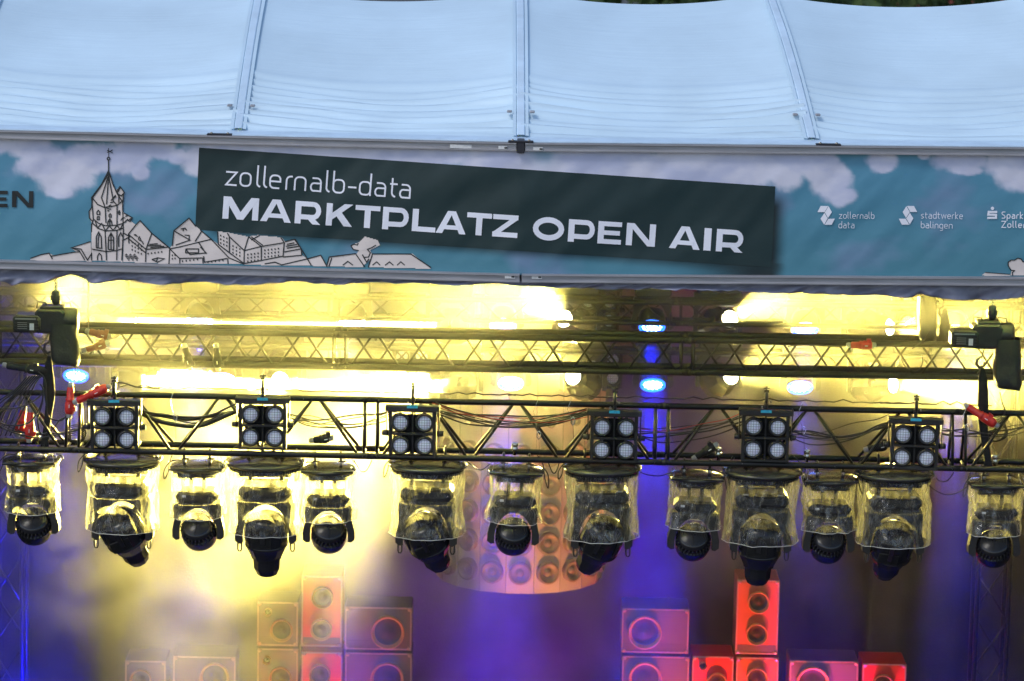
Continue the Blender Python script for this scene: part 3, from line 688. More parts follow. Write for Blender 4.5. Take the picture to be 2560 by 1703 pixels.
# ------------------------------------------------------------------ covered moving lights on the front truss
def clamp(root, x, z0, y=0, h=.10, s=1):
    mb = MB(); a = Vector((x, y, z0))
    mb.box(a + Vector((0, 0, h * .25)), (.022 * s, .03 * s, h * .5)); mb.tube([a + Vector((0, -.02, h * .5)), a + Vector((0, -.034, h * .75)), a + Vector((0, -.02, h * 1.05)), a + Vector((0, .015, h * 1.12)), a + Vector((0, .034, h * .8))], .009 * s, 6)
    mb.tube([a + Vector((-.02, 0, h * .35)), a + Vector((.035, 0, h * .35))], .006, 6)
    c = mb.build('clamp', M_black, root)
    MB().tube([a + Vector((.0, -.03, h * .3)), a + Vector((.0, -.045, h * .3))], .009, 8).build('wing_bolt', M_steel, c)
def small_mover(seed, tilt=38, yaw=0):
    root = empty('small_moving_light', (0, 0, 0))
    rnd = random.Random(seed)
    # lid: shallow domed plate with a turned edge and a flat front lip
    mb = MB(); mb.lathe([(0, .016), (.10, .014), (.17, .006), (.195, 0), (.2, -.006), (.2, -.016), (.192, -.024), (.18, -.03), (.178, -.045), (.172, -.045), (.17, -.02), (0, -.018)], 48)
    mb.bbox((0, -.165, .0), (.37, .05, .016), .006)
    mb.build('rain_lid', M_lid, root)
    bag(root, .186, .178, .19, -.03, -.365, seed)
    mb = MB(); mb.bbox((0, 0, -.065), (.27, .16, .035), .01); mb.build('bracket_plate', M_black, root)
    mb = MB()
    for x in (-.045, .045): mb.box((x, 0, -.12), (.024, .05, .10))
    each(mb, 'omega_bracket', M_black, root)
    mb = MB(); mb.bbox((0, 0, -.215), (.30, .2, .085), .032); mb.bbox((0, -.095, -.215), (.25, .03, .06), .02)
    b = mb.build('base', M_black, root)
    MB().bbox((-.09, -.113, -.205), (.028, .004, .016), .001).build('number_label', M_white, b)
    yoke(root, .168, -.262, -.475, .127, .11)
    # head
    Hm = Matrix.Translation((0, 0, -.475)) @ Matrix.Rotation(R(yaw), 4, 'Z') @ Matrix.Rotation(R(tilt), 4, 'X')
    mb = MB(); mb.lathe([(.0, .088), (.09, .086), (.108, .070), (.113, .05)], 36, Hm); mb.lathe([(.124, .0), (.125, -.05), (.118, -.085), (.105, -.10), (.098, -.10), (.0, -.09)], 36, Hm)
    mb.lathe([(.113, .05), (.108, .05), (.108, 0), (.124, 0)], 36, Hm)
    hd = mb.build('head', M_head, root)
    mb = MB()
    for k in range(28):
        a = 2 * math.pi * k / 28; rotm = Hm @ Matrix.Rotation(a, 4, 'Z')
        mb.box(rotm @ Vector((.115, 0, .025)), (.018, .006, .05), rotm)
    mb.build('cooling_fins', M_blackm, hd)
    mb = MB()
    for r_ in range(7): mb.lathe([(.02 + r_ * .011, .0895), (.0225 + r_ * .011, .0925), (.025 + r_ * .011, .0895)], 30, Hm)
    for k in range(3):
        a = k * 2.09 + .5; mb.tube([Hm @ Vector((0, 0, .092)), Hm @ Vector((.09 * math.cos(a), .09 * math.sin(a), .09))], .003, 5)
    mb.build('fan_grille', M_blackm, hd)
    MB().lathe([(.09, -.1005), (.08, -.104), (0, -.106)], 30, Hm).build('lens', M_head, hd)
    for x in (-.09, .09): clamp(root, x, .012, -.02, .09)
    lead(root, .195, seed)
    return root
def bag(root, rt_, rm, rb, z0, z1, seed):
    n, m = 72, 26; vs = []; fs = []
    for j in range(m + 1):
        v = j / m; z = z0 + (z1 - z0) * v
        for k in range(n):
            a = 2 * math.pi * k / n; c, s_ = math.cos(a), math.sin(a)
            r = rt_ + (rm - rt_) * ss(0, .35, v) + (rb - rm) * ss(.6, 1, v)
            q = noise.noise(Vector((c * 2.0, s_ * 2.0, v * 1.6 + seed * 3.1))) * .024 + noise.noise(Vector((c * 5 + v * 1.5, s_ * 5, v * 2.4 + seed * 5))) * .016
            q += .009 * noise.noise(Vector((c * 9, s_ * 9, v * 6 + seed)))
            r += q * ss(0, .15, v)
            zz = z + (.006 * noise.noise(Vector((c * 2, s_ * 2, seed))) if j == m else 0)
            vs.append((r * c, r * s_, zz))
    for j in range(m):
        for k in range(n): k2 = (k + 1) % n; fs.append((j * n + k, j * n + k2, j * n + n + k2, j * n + n + k))
    o = MB().add(vs, fs, True).build('rain_cover', M_bag, root)
    rim = [Vector(v) for v in vs[m * n:]]
    MB().tube(rim + [rim[0]], .0022, 5, cap=False).build('cover_hem', M_bagrim, o)
    return o
def lead(root, r, seed):
    q = random.Random(seed); sx = q.choice((-1, 1)); a = .04 + .05 * q.random()
    P = [Vector(p) for p in ((sx * r * .5, .05, .02), (sx * r * .9, -.02, .03), (sx * (r + .03), -.06, -.02), (sx * (r + .035), -.06, -.03 - a), (sx * (r + .01), -.05, -.05), (sx * (r - .01), 0, .05), (sx * r * .7, .03, .11))]
    out = []
    for i in range(len(P) - 1):
        p0 = P[max(i - 1, 0)]; p1 = P[i]; p2 = P[i + 1]; p3 = P[min(i + 2, len(P) - 1)]
        for k in range(5):
            t_ = k / 5; out.append(.5 * ((2 * p1) + (p2 - p0) * t_ + (2 * p0 - 5 * p1 + 4 * p2 - p3) * t_ ** 2 + (3 * p1 - p0 - 3 * p2 + p3) * t_ ** 3))
    MB().tube(out, .0045, 6).build('power_lead', M_cable, root)
    sx = -sx; P = [(sx * r * .8, -.06, .10), (sx * r * .95, -.10, .03), (sx * (r + .005), -.10, -.02), (sx * (r - .01), -.12, -.035), (sx * (r - .03), -.11, .0), (sx * r * .75, -.06, .09)]
    MB().tube(P, .002, 5).build('safety_loop', M_steel, root)
def yoke(root, W, ztop, zp_, ri, dep):
    # arch opening downward: polygon in XZ
    outer = [(-W * .94, ztop), (W * .94, ztop), (W, ztop - .03), (W * .97, zp_ + .10), (W * 1.08, zp_ + .02), (W * 1.08, zp_ - .035), (W * .93, zp_ - .055), (ri + .004, zp_ - .05)]
    inner = [((ri + .004) * math.cos(a), zp_ + .0 + (abs(ztop - zp_) - .04) * math.sin(a)) for a in [math.pi * k / 18 for k in range(19)]]
    left = [(-x, z) for x, z in reversed(outer[2:])]
    MB().prism(outer[:] + inner + left[:-0 or None], -dep / 2, dep / 2).build('yoke', M_black, root)
def big_mover(seed, tilt=30, yaw=0):
    root = empty('large_moving_light', (0, 0, 0))
    mb = MB(); mb.lathe([(0, .03), (.14, .026), (.23, .012), (.272, 0), (.278, -.008), (.278, -.018), (.268, -.026), (.25, -.035), (.246, -.06), (.24, -.06), (.238, -.02), (0, -.02)], 56)
    mb.build('rain_lid', M_lid, root)
    mb = MB()
    for k in range(70):
        a = 2 * math.pi * k / 70; mb.box((.25 * math.cos(a), .25 * math.sin(a), -.048), (.009, .009, .016), Matrix.Rotation(a, 4, 'Z'))
    mb.build('fastener_strip', M_blackm, root)
    bag(root, .256, .248, .262, -.04, -.50, seed)
    mb = MB(); mb.bbox((0, 0, -.085), (.37, .2, .03), .01); mb.build('bracket_plate', M_black, root)
    mb = MB()
    for x in (-.11, .11): mb.box((x, 0, -.14), (.026, .06, .09))
    each(mb, 'omega_bracket', M_black, root)
    mb = MB(); mb.bbox((0, 0, -.205), (.37, .25, .10), .03); mb.bbox((0, -.125, -.205), (.30, .03, .07), .02)
    b = mb.build('base', M_black, root)
    mb = MB()
    for x in (-.12, .12): mb.bbox((x, -.145, -.155), (.04, .01, .012), .002)
    each(mb, 'base_latch', M_grey, b)
    yk = yoke(root, .2, -.262, -.53, .158, .13)
    for s_ in (-1, 1):
        mb = MB(); x = s_ * .185; mb.tube([(x - .012, -.05, -.57), (x - .012, -.05, -.625), (x - .006, -.05, -.64), (x + .008, -.05, -.64), (x + .014, -.05, -.625), (x + .014, -.05, -.57)], .006, 6)
        mb.build('handle', M_black, root)
    Hm = Matrix.Translation((0, 0, -.53)) @ Matrix.Rotation(R(yaw), 4, 'Y') @ Matrix.Rotation(R(tilt), 4, 'X')
    mb = MB(); mb.lathe([(0, .15), (.09, .148), (.125, .13), (.142, .09), (.148, .03), (.150, -.03), (.149, -.055)], 40, Hm)
    mb.lathe([(.149, -.055), (.152, -.058), (.152, -.072), (.146, -.08)], 40, Hm)
    hd = mb.build('head', M_head, root)
    mb = MB(); mb.lathe([(.146, -.08), (.137, -.10), (.112, -.155), (.110, -.17), (.098, -.178), (.094, -.25), (.078, -.285), (.072, -.30), (.064, -.302), (.06, -.295)], 10, Hm, smooth=False, a0=.3)
    mb.build('snout', M_head, hd)
    MB().lathe([(.064, -.298), (.04, -.301), (0, -.303)], 24, Hm).build('lens', M_head, hd)
    mb = MB()
    for k in range(11):
        mb.box(Hm @ Vector((-.03 + 0, -.146, -.045 + k * .009)), (.14, .012, .004), Hm)
    mb.build('vent_grille', M_blackm, hd)
    mb = MB()
    for k in range(6):
        rotm = Hm @ Matrix.Rotation(k * 1.047 + .4, 4, 'Z'); mb.box(rotm @ Vector((.148, 0, .05)), (.02, .03, .12), rotm)
    each(mb, 'side_rib', M_black, hd)
    for x in (-.12, .12): clamp(root, x, .02, -.02, .09)
    lead(root, .27, seed)
    return root
bigs = [(307, 1143, 30, -22, 'large covered moving light second from the left, snout turned down and right'), (665, 1151, 12, 0, 'large covered moving light with its snout pointing straight down, brightest haze behind it'), (1070, 1157, 30, -22, 'large covered moving light just left of the hanging round speaker array'),
        (1505, 1164, 30, 24, 'large covered moving light turned down and left beside the blue beam'), (1906, 1173, 12, 2, 'large covered moving light above the orange two cone speaker box'), (2237, 1178, 34, 8, 'large covered moving light casting a faint magenta beam at the right')]
for i, (x, y, tl_, yw, lab) in enumerate(bigs):
    o = big_mover(i + 1, tl_, yw); o.location = at(x, y, 0); o.rotation_euler.y = R(random.uniform(-1, 1)); tag(o, lab, 'stage light', 'large moving lights under clear rain covers')
smalls = [(80, 1147, 'small covered moving light at the far left end of the front truss'), (494, 1161, 'small covered moving light between the first two large ones'), (821, 1168, 'small covered moving light with creased cover right of the straight down snout'),
          (1290, 1173, 'small covered moving light in front of the round speaker array'), (1741, 1187, 'small covered moving light between the blue beam and the orange box column'), (2074, 1193, 'small covered moving light squeezed between two large ones at the right'), (2489, 1203, 'small covered moving light at the far right above the tower truss')]
for i, (x, y, lab) in enumerate(smalls):
    o = small_mover(20 + i, 47 + random.uniform(-4, 4), random.uniform(-8, 8)); o.location = at(x, y, 0); o.rotation_euler.y = R(random.uniform(-1.5, 1.5)); tag(o, lab, 'stage light', 'small moving lights under clear rain covers')

# ------------------------------------------------------------------ four lamp blinders
def blinder():
    root = empty('blinder_light', (0, 0, 0))
    W, Hh = .330, .322
    mb = MB()
    for z in (Hh / 2, 0, -Hh / 2): mb.bbox((0, 0, z), (W, .09, .016), .004)
    for x in (-W / 2 + .012, W / 2 - .012): mb.bbox((x, .0, 0), (.024, .09, Hh), .004)
    mb.box((0, .01, Hh / 4), (.012, .06, Hh / 2 - .012)); mb.box((0, .01, -Hh / 4), (.012, .06, Hh / 2 - .012))
    mb.bbox((0, .035, 0), (W * .62, .02, Hh * .8), .01)
    mb.build('housing_frame', M_blackm, root)
    for sx in (-1, 1):
        for sz in (-1, 1):
            c = Vector((sx * .084, -.03, sz * .08 - .002)); M_ = Matrix.Translation(c) @ Matrix.Rotation(R(90), 4, 'X')
            mb = MB(); mb.lathe([(.045, -.09), (.060, -.06), (.068, -.01), (.068, .006), (.061, .010), (.061, .020), (.052, .020), (.048, .012), (.047, .004)], 36, M_)
            mb.box(c + Vector((0, -.012, .070)), (.022, .01, .014))
            lp = mb.build('lamp_can', M_black, root)
            mb = MB(); pr = [(0, .008), (.02, .0075), (.036, .005), (.048, .001)]
            mb.lathe(pr, 28); ln = mb.build('lamp_lens', M_lens, lp); ln.matrix_local = M_
    mb = MB()                                # yoke: inverted U around the housing
    mb.bbox((0, -.01, Hh / 2 + .03), (W + .05, .07, .012), .003); mb.bbox((0, -.047, Hh / 2 + .016), (W + .05, .006, .034), .002)
    for s_ in (-1, 1): mb.bbox((s_ * (W / 2 + .018), 0, Hh / 4 + .01), (.008, .05, Hh / 2 + .06), .002)
    mb.build('yoke', M_black, root)
    mb = MB()
    for s_ in (-1, 1): mb.tube([(s_ * (W / 2 + .004), 0, 0), (s_ * (W / 2 + .05), 0, 0)], [.022, .019], 14)
    each(mb, 'tilt_knob', M_black, root)
    MB().bbox((.0, -.052, Hh / 2 + .03), (.075, .003, .020), .001).build('blue_tape', M_blue_tape, root)
    mb = MB(); z = Hh / 2 + .03
    mb.tube([(0, 0, z), (0, 0, z + .035)], .012, 8); mb.box((0, 0, z + .05), (.03, .035, .03)); mb.tube([(0, -.035, z + .05), (0, -.04, z + .085), (0, -.025, z + .12), (0, .01, z + .125), (0, .035, z + .10)], .012, 6)
    mb.box((0, 0, z + .135), (.035, .02, .02)); mb.tube([(0, 0, z + .13), (0, 0, z + .17)], .007, 6); mb.tube([(-.022, 0, z + .155), (.022, 0, z + .155)], .006, 6)
    mb.build('hook_clamp', M_black, root)
    mb = MB(); mb.tube([(-.03, -.05, z + .03), (-.03, -.062, z + .03)], .008, 8); mb.tube([(.03, -.03, z + .065), (.03, -.045, z + .065)], .007, 8)
    each(mb, 'wing_bolt', M_steel, root)
    return root
bl0 = blinder()
bls = [(287, 1067, 'four lamp blinder nearest the left hoist, right of the red plugs'), (657, 1062, 'four lamp blinder second from the left, bright haze behind it'), (1032, 1083, 'four lamp blinder with a brownish top plate left of the round speaker array'),
       (1535, 1094, 'four lamp blinder directly left of the blue beam'), (1913, 1093, 'four lamp blinder above the large light with straight snout at the right'), (2286, 1113, 'four lamp blinder farthest right with a second bracket behind')]
for i, (x, y, lab) in enumerate(bls):
    o = bl0 if i == 0 else copy_tree(bl0); o.location = at(x, y, -.12); o.rotation_euler = (R(random.uniform(-3, 2)), R(random.uniform(-.8, 1.2)), R(random.uniform(-6, 6)))
    tag(o, lab, 'blinder', 'four lamp blinders on the front truss')

# ------------------------------------------------------------------ cables along the front truss
def bundle(label, pts_list, rs, mats=None, name='cable_bundle', group='cable swags on the front truss'):
    o0 = Vector(pts_list[0][0]); root = empty(name, o0, label=label, cat='cables', group=group)
    for i, p in enumerate(pts_list):
        MB().tube([Vector(q) - o0 for q in p], rs[i % len(rs)], 6).build('cable', (mats or [M_cable])[i % len(mats or [1])], root)
    return root
def swag(x0, y0, x1, y1, dpx, Y, wob=.03, seed=0, n=24): return sag(at(x0, y0, Y), at(x1, y1, Y), dpx * mpp(Y), n, wob, seed)
spans = [(355, 1030, 585, 1020, 30, 'thick taped cable bundle sagging between the first and second blinder', 4), (715, 1045, 985, 1035, 28, 'cable bundle sagging between the second and third blinder', 6), (1090, 1020, 1465, 1035, 48, 'wide tangle of cables in front of the round speaker array', 9),
         (1600, 1078, 1860, 1045, 26, 'cables crossing the blue beam between two blinders', 6), (1980, 1082, 2225, 1045, 32, 'cables looping between the fifth and sixth blinder', 7), (2360, 1085, 2600, 1060, 22, 'cables running to the right edge behind the sling', 4), (-30, 1040, 215, 1060, 45, 'cables sagging across the left truss end', 4)]
for j, (a, b, c, d, s_, lab, n) in enumerate(spans):
    L_ = []
    for k in range(n): L_.append(swag(a - random.uniform(0, 15), b + random.uniform(-14, 10), c + random.uniform(0, 15), d + random.uniform(-16, 12), s_ * random.uniform(.5, 1.25), -.05 + random.uniform(-.05, .12), .045, j * 10.37 + k * 1.71))
    bundle(lab, L_, [.016, .008, .006] if j == 0 else [.005, .0035, .006, .003], [M_cable, M_cable, M_cable, M_cabler] if j in (2, 3) else [M_cable])
for j, (x0, x1) in enumerate(((300, 620), (640, 950), (960, 1290), (1270, 1560), (1520, 1900), (1900, 2270), (2200, 2480))):
    yy = lambda x: 970 + x * 55 / 2560 - 9
    pts = [at(x0 + (x1 - x0) * t_ / 16, yy(x0 + (x1 - x0) * t_ / 16) - 6 * abs(noise.noise(Vector((t_ * .5, j, 0)))) * 2, -.01) for t_ in range(17)]
    tag(MB().tube(pts, .005, 6).build('power_cable', M_cable), 'thin black cable lying on the top chord, run %s from the left' % ('first', 'second', 'third', 'fourth', 'fifth', 'sixth', 'seventh')[j], 'cable', 'cables on the top chord')
lo = [(160, 1150, 135, 1170, -20, 'short cable drooping beside the first small light'), (560, 1150, 600, 1175, 12, 'loop of cable right of the second small light'), (885, 1150, 930, 1150, 30, 'thin cable loop right of the creased cover'), (1165, 1150, 1225, 1160, 18, 'cable drooping left of the light before the round array'), (1370, 1150, 1400, 1150, 34, 'pale cable loop right of the light before the round array'),
      (1600, 1180, 1680, 1180, 10, 'cable drooping across the blue beam under the truss'), (2290, 1175, 2420, 1215, 40, 'long cable loop before the deep blue beam at the right'), (2330, 1175, 2385, 1180, 28, 'short cable loop under the right coupler')]
for j, (a, b, c, d, s_, lab) in enumerate(lo): tag(MB().tube(swag(a, b, c, d, s_, -.1, .01, j), .0045, 6).build('drooping_cable', M_cable), lab, 'cable', 'cables drooping below the front truss')
for j, (x, y0, y1, lab) in enumerate(((436, 975, 1100, 'thin steel safety wire at the first diagonal pair'), (1345, 1000, 1160, 'thin safety wire loop left of the fourth blinder'), (1430, 995, 1100, 'thin safety wire hanging near the fourth blinder'), (2007, 1005, 1135, 'safety wire with karabiner in the blue beam'), (2416, 1020, 1110, 'safety wire near the right red plug'))):
    a = at(x, y0, -.1); b = at(x + 4, y1, -.12); r_ = empty('safety_wire', a, label=lab, cat='safety wire', group='steel safety wires')
    MB().tube([Vector((0, 0, 0)), Vector((-.03, 0, -.08)) , (b - a) * .6, b - a], .0016, 5).build('wire', M_steel, r_)
    MB().tube([(b - a) * .55 + Vector((q[0] * .012, 0, q[1] * .03)) for q in ((0, 1), (1, .5), (1, -.5), (0, -1), (-1, -.5), (-1, .5), (0, 1))], .004, 5).build('karabiner', M_steel, r_)

# small blue half coupler lamps / sockets on the bottom chord (short bright cylinders)
for j, (x, y) in enumerate(((92, 1090), (1287, 1117), (1796, 1130), (2017, 1135), (2487, 1148))):
    p = at(x, y, .1); r_ = empty('spigot_clamp', p, label='bright spigot clamp on the rear bottom chord, %s' % ('behind the left sling', 'above the light before the round array', 'between the fourth and fifth blinder', 'below the safety wire with karabiner', 'right of the right sling')[j], cat='clamp', group='spigot clamps on the bottom chord')
    MB().lathe([(0, .03), (.02, .03), (.024, .024), (.024, .006), (.019, .0), (.024, -.006), (.024, -.03), (.012, -.034), (.012, -.06), (0, -.06)], 14).build('spigot', M_steel, r_)

# ------------------------------------------------------------------ red plugs
def plug(x, y, dx, dy, Y, lab, ln=.2, m=M_red):
    p = at(x, y, Y); d = (at(x + dx, y + dy, Y) - p).normalized(); r_ = empty('power_plug', p, label=lab, cat='plug', group='heavy power plugs')
    Mx = axis_matrix(Vector((0, 0, 0)), d)
    mb = MB(); mb.lathe([(.018, -ln / 2), (.025, -ln / 2 + .01), (.025, -.02), (.032, -.015), (.032, -.005), (.027, 0), (.034, .01), (.034, ln / 2 - .03), (.026, ln / 2 - .01), (0, ln / 2 - .01)], 18, Mx)
    s_ = d.cross(Vector((0, 1, 0))); mb.box(d * .05 + s_ * .026, (.05, .04, .03), Mx); mb.build('plug_body', m, r_)
    for e, q in ((-1, -ln / 2), (1, ln / 2 - .012)):
        MB().lathe([(.0, q - e * .0), (.018, q), (.021, q + e * .008), (.018, q + e * .03), (.006, q + e * .034), (0, q + e * .034)], 12, Mx).build('cable_gland', M_grey, r_)
    MB().box(d * .03 + Vector((0, -.034, 0)), (.02, .004, .022), Mx).build('plug_label', M_white, r_)
    return d
plug(175, 1003, -2, 40, -.1, 'red power plug hanging upright beside the left sling', .2)
plug(232, 985, 40, -18, -.12, 'red power plug lying slanted against the top chord left of the first blinder', .24)
plug(52, 1055, -10, 40, .05, 'dull red power plug behind the truss bars at the far left', .17)
plug(75, 1065, -2, 40, .0, 'bright orange red power plug hanging second from the far left', .2)
plug(2455, 1040, 34, 22, -.1, 'red power plug slanting down over the right sling', .24)
M_redf = mat('faded_red_plastic', (.22, .07, .03), .6)
plug(242, 866, 40, -12, 1.75, 'faded red plug inside the middle truss right of the left hoist', .16, M_redf)
plug(248, 835, 40, 10, 1.8, 'faded red plug lying on top of the middle truss', .15, M_redf)
plug(2155, 863, 40, 0, 1.8, 'orange red plug lying on the middle truss at the right', .17)
plug(70, 922, 40, 6, -.02, 'black power connector lying on the top chord at the far left', .3, M_blackm)
plug(1905 - 1100, 1098, 30, -4, .1, 'black connector behind the third small light', .12, M_blackm)
plug(1765, 1128, 30, -18, .05, 'black connector with red ring beside the fifth small light', .16, M_blackm)
plug(2195, 1118, 30, -6, .05, 'black connector with green ring left of the sixth blinder', .14, M_blackm)
plug(468, 895, 6, 26, 1.8, 'slim connector hanging inside the middle truss, left one', .16, M_blackm)
plug(543, 895, 2, 26, 1.8, 'slim connector hanging inside the middle truss, right one', .16, M_blackm)
# cables near the left end of the truss
def cabpx(label, pts, r=.006, Y=-.08, m=None, cat='cable', group='cables at the truss ends'):
    P = [at(x, y, Y) for x, y in pts]; out = []
    for i in range(len(P) - 1):
        p0 = P[max(i - 1, 0)]; p1 = P[i]; p2 = P[i + 1]; p3 = P[min(i + 2, len(P) - 1)]
        for k in range(5):
            t_ = k / 5; out.append(.5 * ((2 * p1) + (p2 - p0) * t_ + (2 * p0 - 5 * p1 + 4 * p2 - p3) * t_ ** 2 + (3 * p1 - p0 - 3 * p2 + p3) * t_ ** 3))
    out.append(P[-1]); tag(MB().tube(out, r, 7).build('cable', m or M_cable), label, cat, group)
cabpx('cable looping from the slanted plug across the left sling', [(100, 960), (108, 975), (105, 1010), (95, 1050), (103, 1085), (130, 1075), (150, 1050), (172, 1042)])
cabpx('cable running from the far left edge down over the first red plugs', [(-10, 1022), (40, 1020), (75, 1008), (100, 990), (106, 975)])
cabpx('lower cable bow crossing the far left truss bars', [(-10, 1052), (20, 1063), (60, 1062), (85, 1045), (105, 1005), (108, 970)])
cabpx('cable from the black connector bending down at the sling', [(95, 930), (112, 950), (116, 1000), (120, 1040), (150, 1052), (168, 1038)])
cabpx('cable from the slanted red plug over the first blinder', [(268, 966), (285, 958), (310, 958), (345, 968), (400, 972)], .005)
cabpx('cable from the right hoist bag down to the truss', [(2500, 980), (2505, 1005), (2512, 1030), (2500, 1060), (2470, 1062)], .005)
cabpx('cable loop hanging in the middle truss near the right hoist', [(2250, 888), (2262, 915), (2290, 928), (2306, 910), (2305, 890)], .005, 1.85)
cabpx('cable lying along the top of the middle truss at the right', [(1970, 866), (2020, 862), (2080, 866), (2130, 864)], .005, 1.85)
cabpx('cable curving up to the rear chain bag', [(2280, 872), (2310, 850), (2325, 825)], .005, 1.85)
for k in range(7):
    cabpx('one of the parallel cables fanning down from the black connector at the left end', [(110 - k * 7, 935 + k), (88 - k * 9, 960 + k * 3), (60 - k * 14, 1020), (25 - k * 12, 1090)], .0055, -.03, group='fanned cables at the left end')
for k in range(7):
    cx, cy = 2490, 1070
    cabpx('coiled slack cable hanging at the right end of the truss', [(cx + (24 + k * 2) * math.cos(q) - k, cy + (34 - k * 2) * math.sin(q) + k * 2) for q in [i * .8 + k for i in range(9)]], .0035, .0, group='coiled slack cables at the right end')
for k in range(6):
    cx, cy = 190, 1082
    cabpx('coiled slack cable stowed in the truss left of the first blinder', [(cx + (26 - k) * math.cos(q), cy + (20 - k * 2) * math.sin(q) + k * 3) for q in [i * .8 + k for i in range(9)]], .0035, .05, group='coiled slack cables left of the first blinder')
# extra slanted truss legs at the ends (hoist pick-up pieces)
for nm, xs in (('left', (20, 60, 100, 118, 150)), ('right', (2440, 2475, 2520))):
    pass

# ------------------------------------------------------------------ chain hoists
def hoist(px, py, Y, lab, bag_dx, bag_w, bag_h, sling_to, mirror=1, motor=True, bagz=0, chain_top=None):
    k = mpp(Y); o = at(px, py, Y); r_ = empty('chain_hoist', o, label=lab, cat='chain hoist', group='electric chain hoists')
    V = lambda x, y, z=0: Vector((x * k, z, -y * k))
    mb = MB(); mb.bbox(V(0, 0), (76 * k, .17, 62 * k), .02); mb.lathe([(0, -.02), (.075, -.02), (.085, 0), (.085, .12), (.07, .14), (0, .14)], 24, Matrix.Translation(V(18, -2)) @ Matrix.Rotation(R(90), 4, 'Y')); mb.bbox(V(4, -32), (60 * k, .12, 12 * k), .01)
    b = mb.build('gear_housing', M_black, r_)
    for x in (-24, 38):
        mb = MB(); mb.tube([V(x - 12, -30), V(x - 10, -46), V(x + 10, -44), V(x + 14, -28)], .006, 6); mb.build('carry_handle', M_black, r_)
    mb = MB(); mb.bbox(V(-58, 6, -.02), (70 * k, .17, 44 * k), .022)
    for q in range(5): mb.bbox(V(-58, -12 + q * 8, -.02), (60 * k, .178, 3 * k), .002)
    mt = mb.build('motor_cover', M_black, r_)
    MB().box(V(-44, 12, -.112), (11 * k, .004, 17 * k)).build('rating_label', M_white, mt)
    mb = MB(); mb.box(V(-60, -8, -.112), (52 * k, .004, 3.4 * k)); 
    for q in range(4): mb.box(V(-68, 2 + q * 5, -.112), (24 * k, .004, 1.0 * k))
    mb.build('printed_lines', M_grey, mt)
    # top hook and chain block
    mb = MB(); mb.lathe([(0, .05), (.02, .05), (.03, .04), (.03, -.03), (.02, -.05), (0, -.05)], 14, Matrix.Translation(V(12, -58)))
    mb.box(V(12, -58), (.07, .05, .035)); mb.tube([V(12, -72), V(12, -60)], .008, 6); mb.build('top_hook', M_dark, r_)
    mb = MB(); n = 9
    for i in range(n):
        z = -74 - i * 4.5; M_ = Matrix.Translation(V(12, z)) @ Matrix.Rotation(R(90) * (i % 2), 4, 'Z'); w_, h_ = .009, .012
        mb.tube([M_ @ Vector((w_ * math.cos(a), 0, h_ * math.sin(a))) for a in [j * .785 for j in range(9)]], .003, 5)
    mb.build('chain', M_steel, r_)
    # chain bag: soft tapering sack
    nn, m = 24, 10; vs = []; fs = []
    for j in range(m + 1):
        v = j / m
        for i in range(nn):
            a = 2 * math.pi * i / nn; cx, sx = math.cos(a), math.sin(a); e = .55
            x = math.copysign(abs(cx) ** e, cx) * bag_w / 2 * k * (1 + .06 * math.sin(v * 3)); yy = math.copysign(abs(sx) ** e, sx) * .07 * (1 + .25 * v)
            q = 1 + .09 * noise.noise(Vector((cx * 2, sx * 2, v * 3 + px)))
            if v > .92: q *= .9
            vs.append(V(bag_dx + v * 6, 0) + Vector((x * q, yy * q - .03, -(bagz + bag_h * v + 5 * cx * v) * k)))
    for j in range(m):
        for i in range(nn): i2 = (i + 1) % nn; fs.append((j * nn + i, j * nn + i2, j * nn + nn + i2, j * nn + nn + i))
    fs.append(tuple(m * nn + i for i in range(nn)))
    MB().add(vs, fs, True).build('chain_bag', M_bagc, r_)
    if sling_to:
        hx, hy = sling_to[0] - px, sling_to[1] - py
        mb = MB(); mb.tube([V(-2 + hx * .0, 30), V(hx, hy * .55 - 8)], .006, 6)
        mb.tube([V(hx, hy * .55 - 12), V(hx - 10, hy * .55 - 4), V(hx - 12, hy * .55 + 8), V(hx - 4, hy * .55 + 17), V(hx + 7, hy * .55 + 12), V(hx + 9, hy * .55 + 2)], [.008, .01, .012, .012, .009, .005], 7); mb.build('load_hook', M_dark, r_)
    return r_
hoist(128, 800, -.0, 'black chain hoist hanging at the left under the valance', 33, 68, 105, (122, 925), bagz=5)
hoist(2466, 838, .0, 'black chain hoist with printed motor cover hanging at the right', 52, 66, 128, (2455, 960), bagz=5)
hoist(2360, 712, 2.0, 'rear chain hoist half hidden by the valance with a long hanging bag', -44, 44, 150, (2362, 830), bagz=-6)
# letters on the rear hoist
tc = bpy.data.curves.new('hoist_text', 'FONT'); tc.body = 'PLUS'; tc.size = .055; tc.extrude = .001
def sling(pts, Y, wd, lab, th=.012):
    P = [at(x, y, Y) for x, y, w_ in pts]; O = P[0]; vs = []; fs = []
    for p, (x, y, w_) in zip(P, pts):
        h = w_ * mpp(Y) / 2
        for dx, dy in ((-h, -th), (h, -th), (h, th), (-h, th)): vs.append(p - O + Vector((dx, dy, 0)))
    for i in range(len(P) - 1):
        for k in range(4): k2 = (k + 1) % 4; fs.append((i * 4 + k, i * 4 + k2, i * 4 + 4 + k2, i * 4 + 4 + k))
    fs += [(0, 1, 2, 3), tuple((len(P) - 1) * 4 + i for i in (3, 2, 1, 0))]
    o = MB().add(vs, fs).build('round_sling', M_strap); o.location = O; tag(o, lab, 'sling', 'black round slings holding the trusses')
sling([(123, 890, 10), (121, 925, 22), (122, 960, 30), (124, 985, 28), (124, 1010, 20), (118, 1060, 16), (112, 1110, 20), (112, 1132, 24)], -.03, 0, 'black sling from the left hoist wrapped down around the truss')
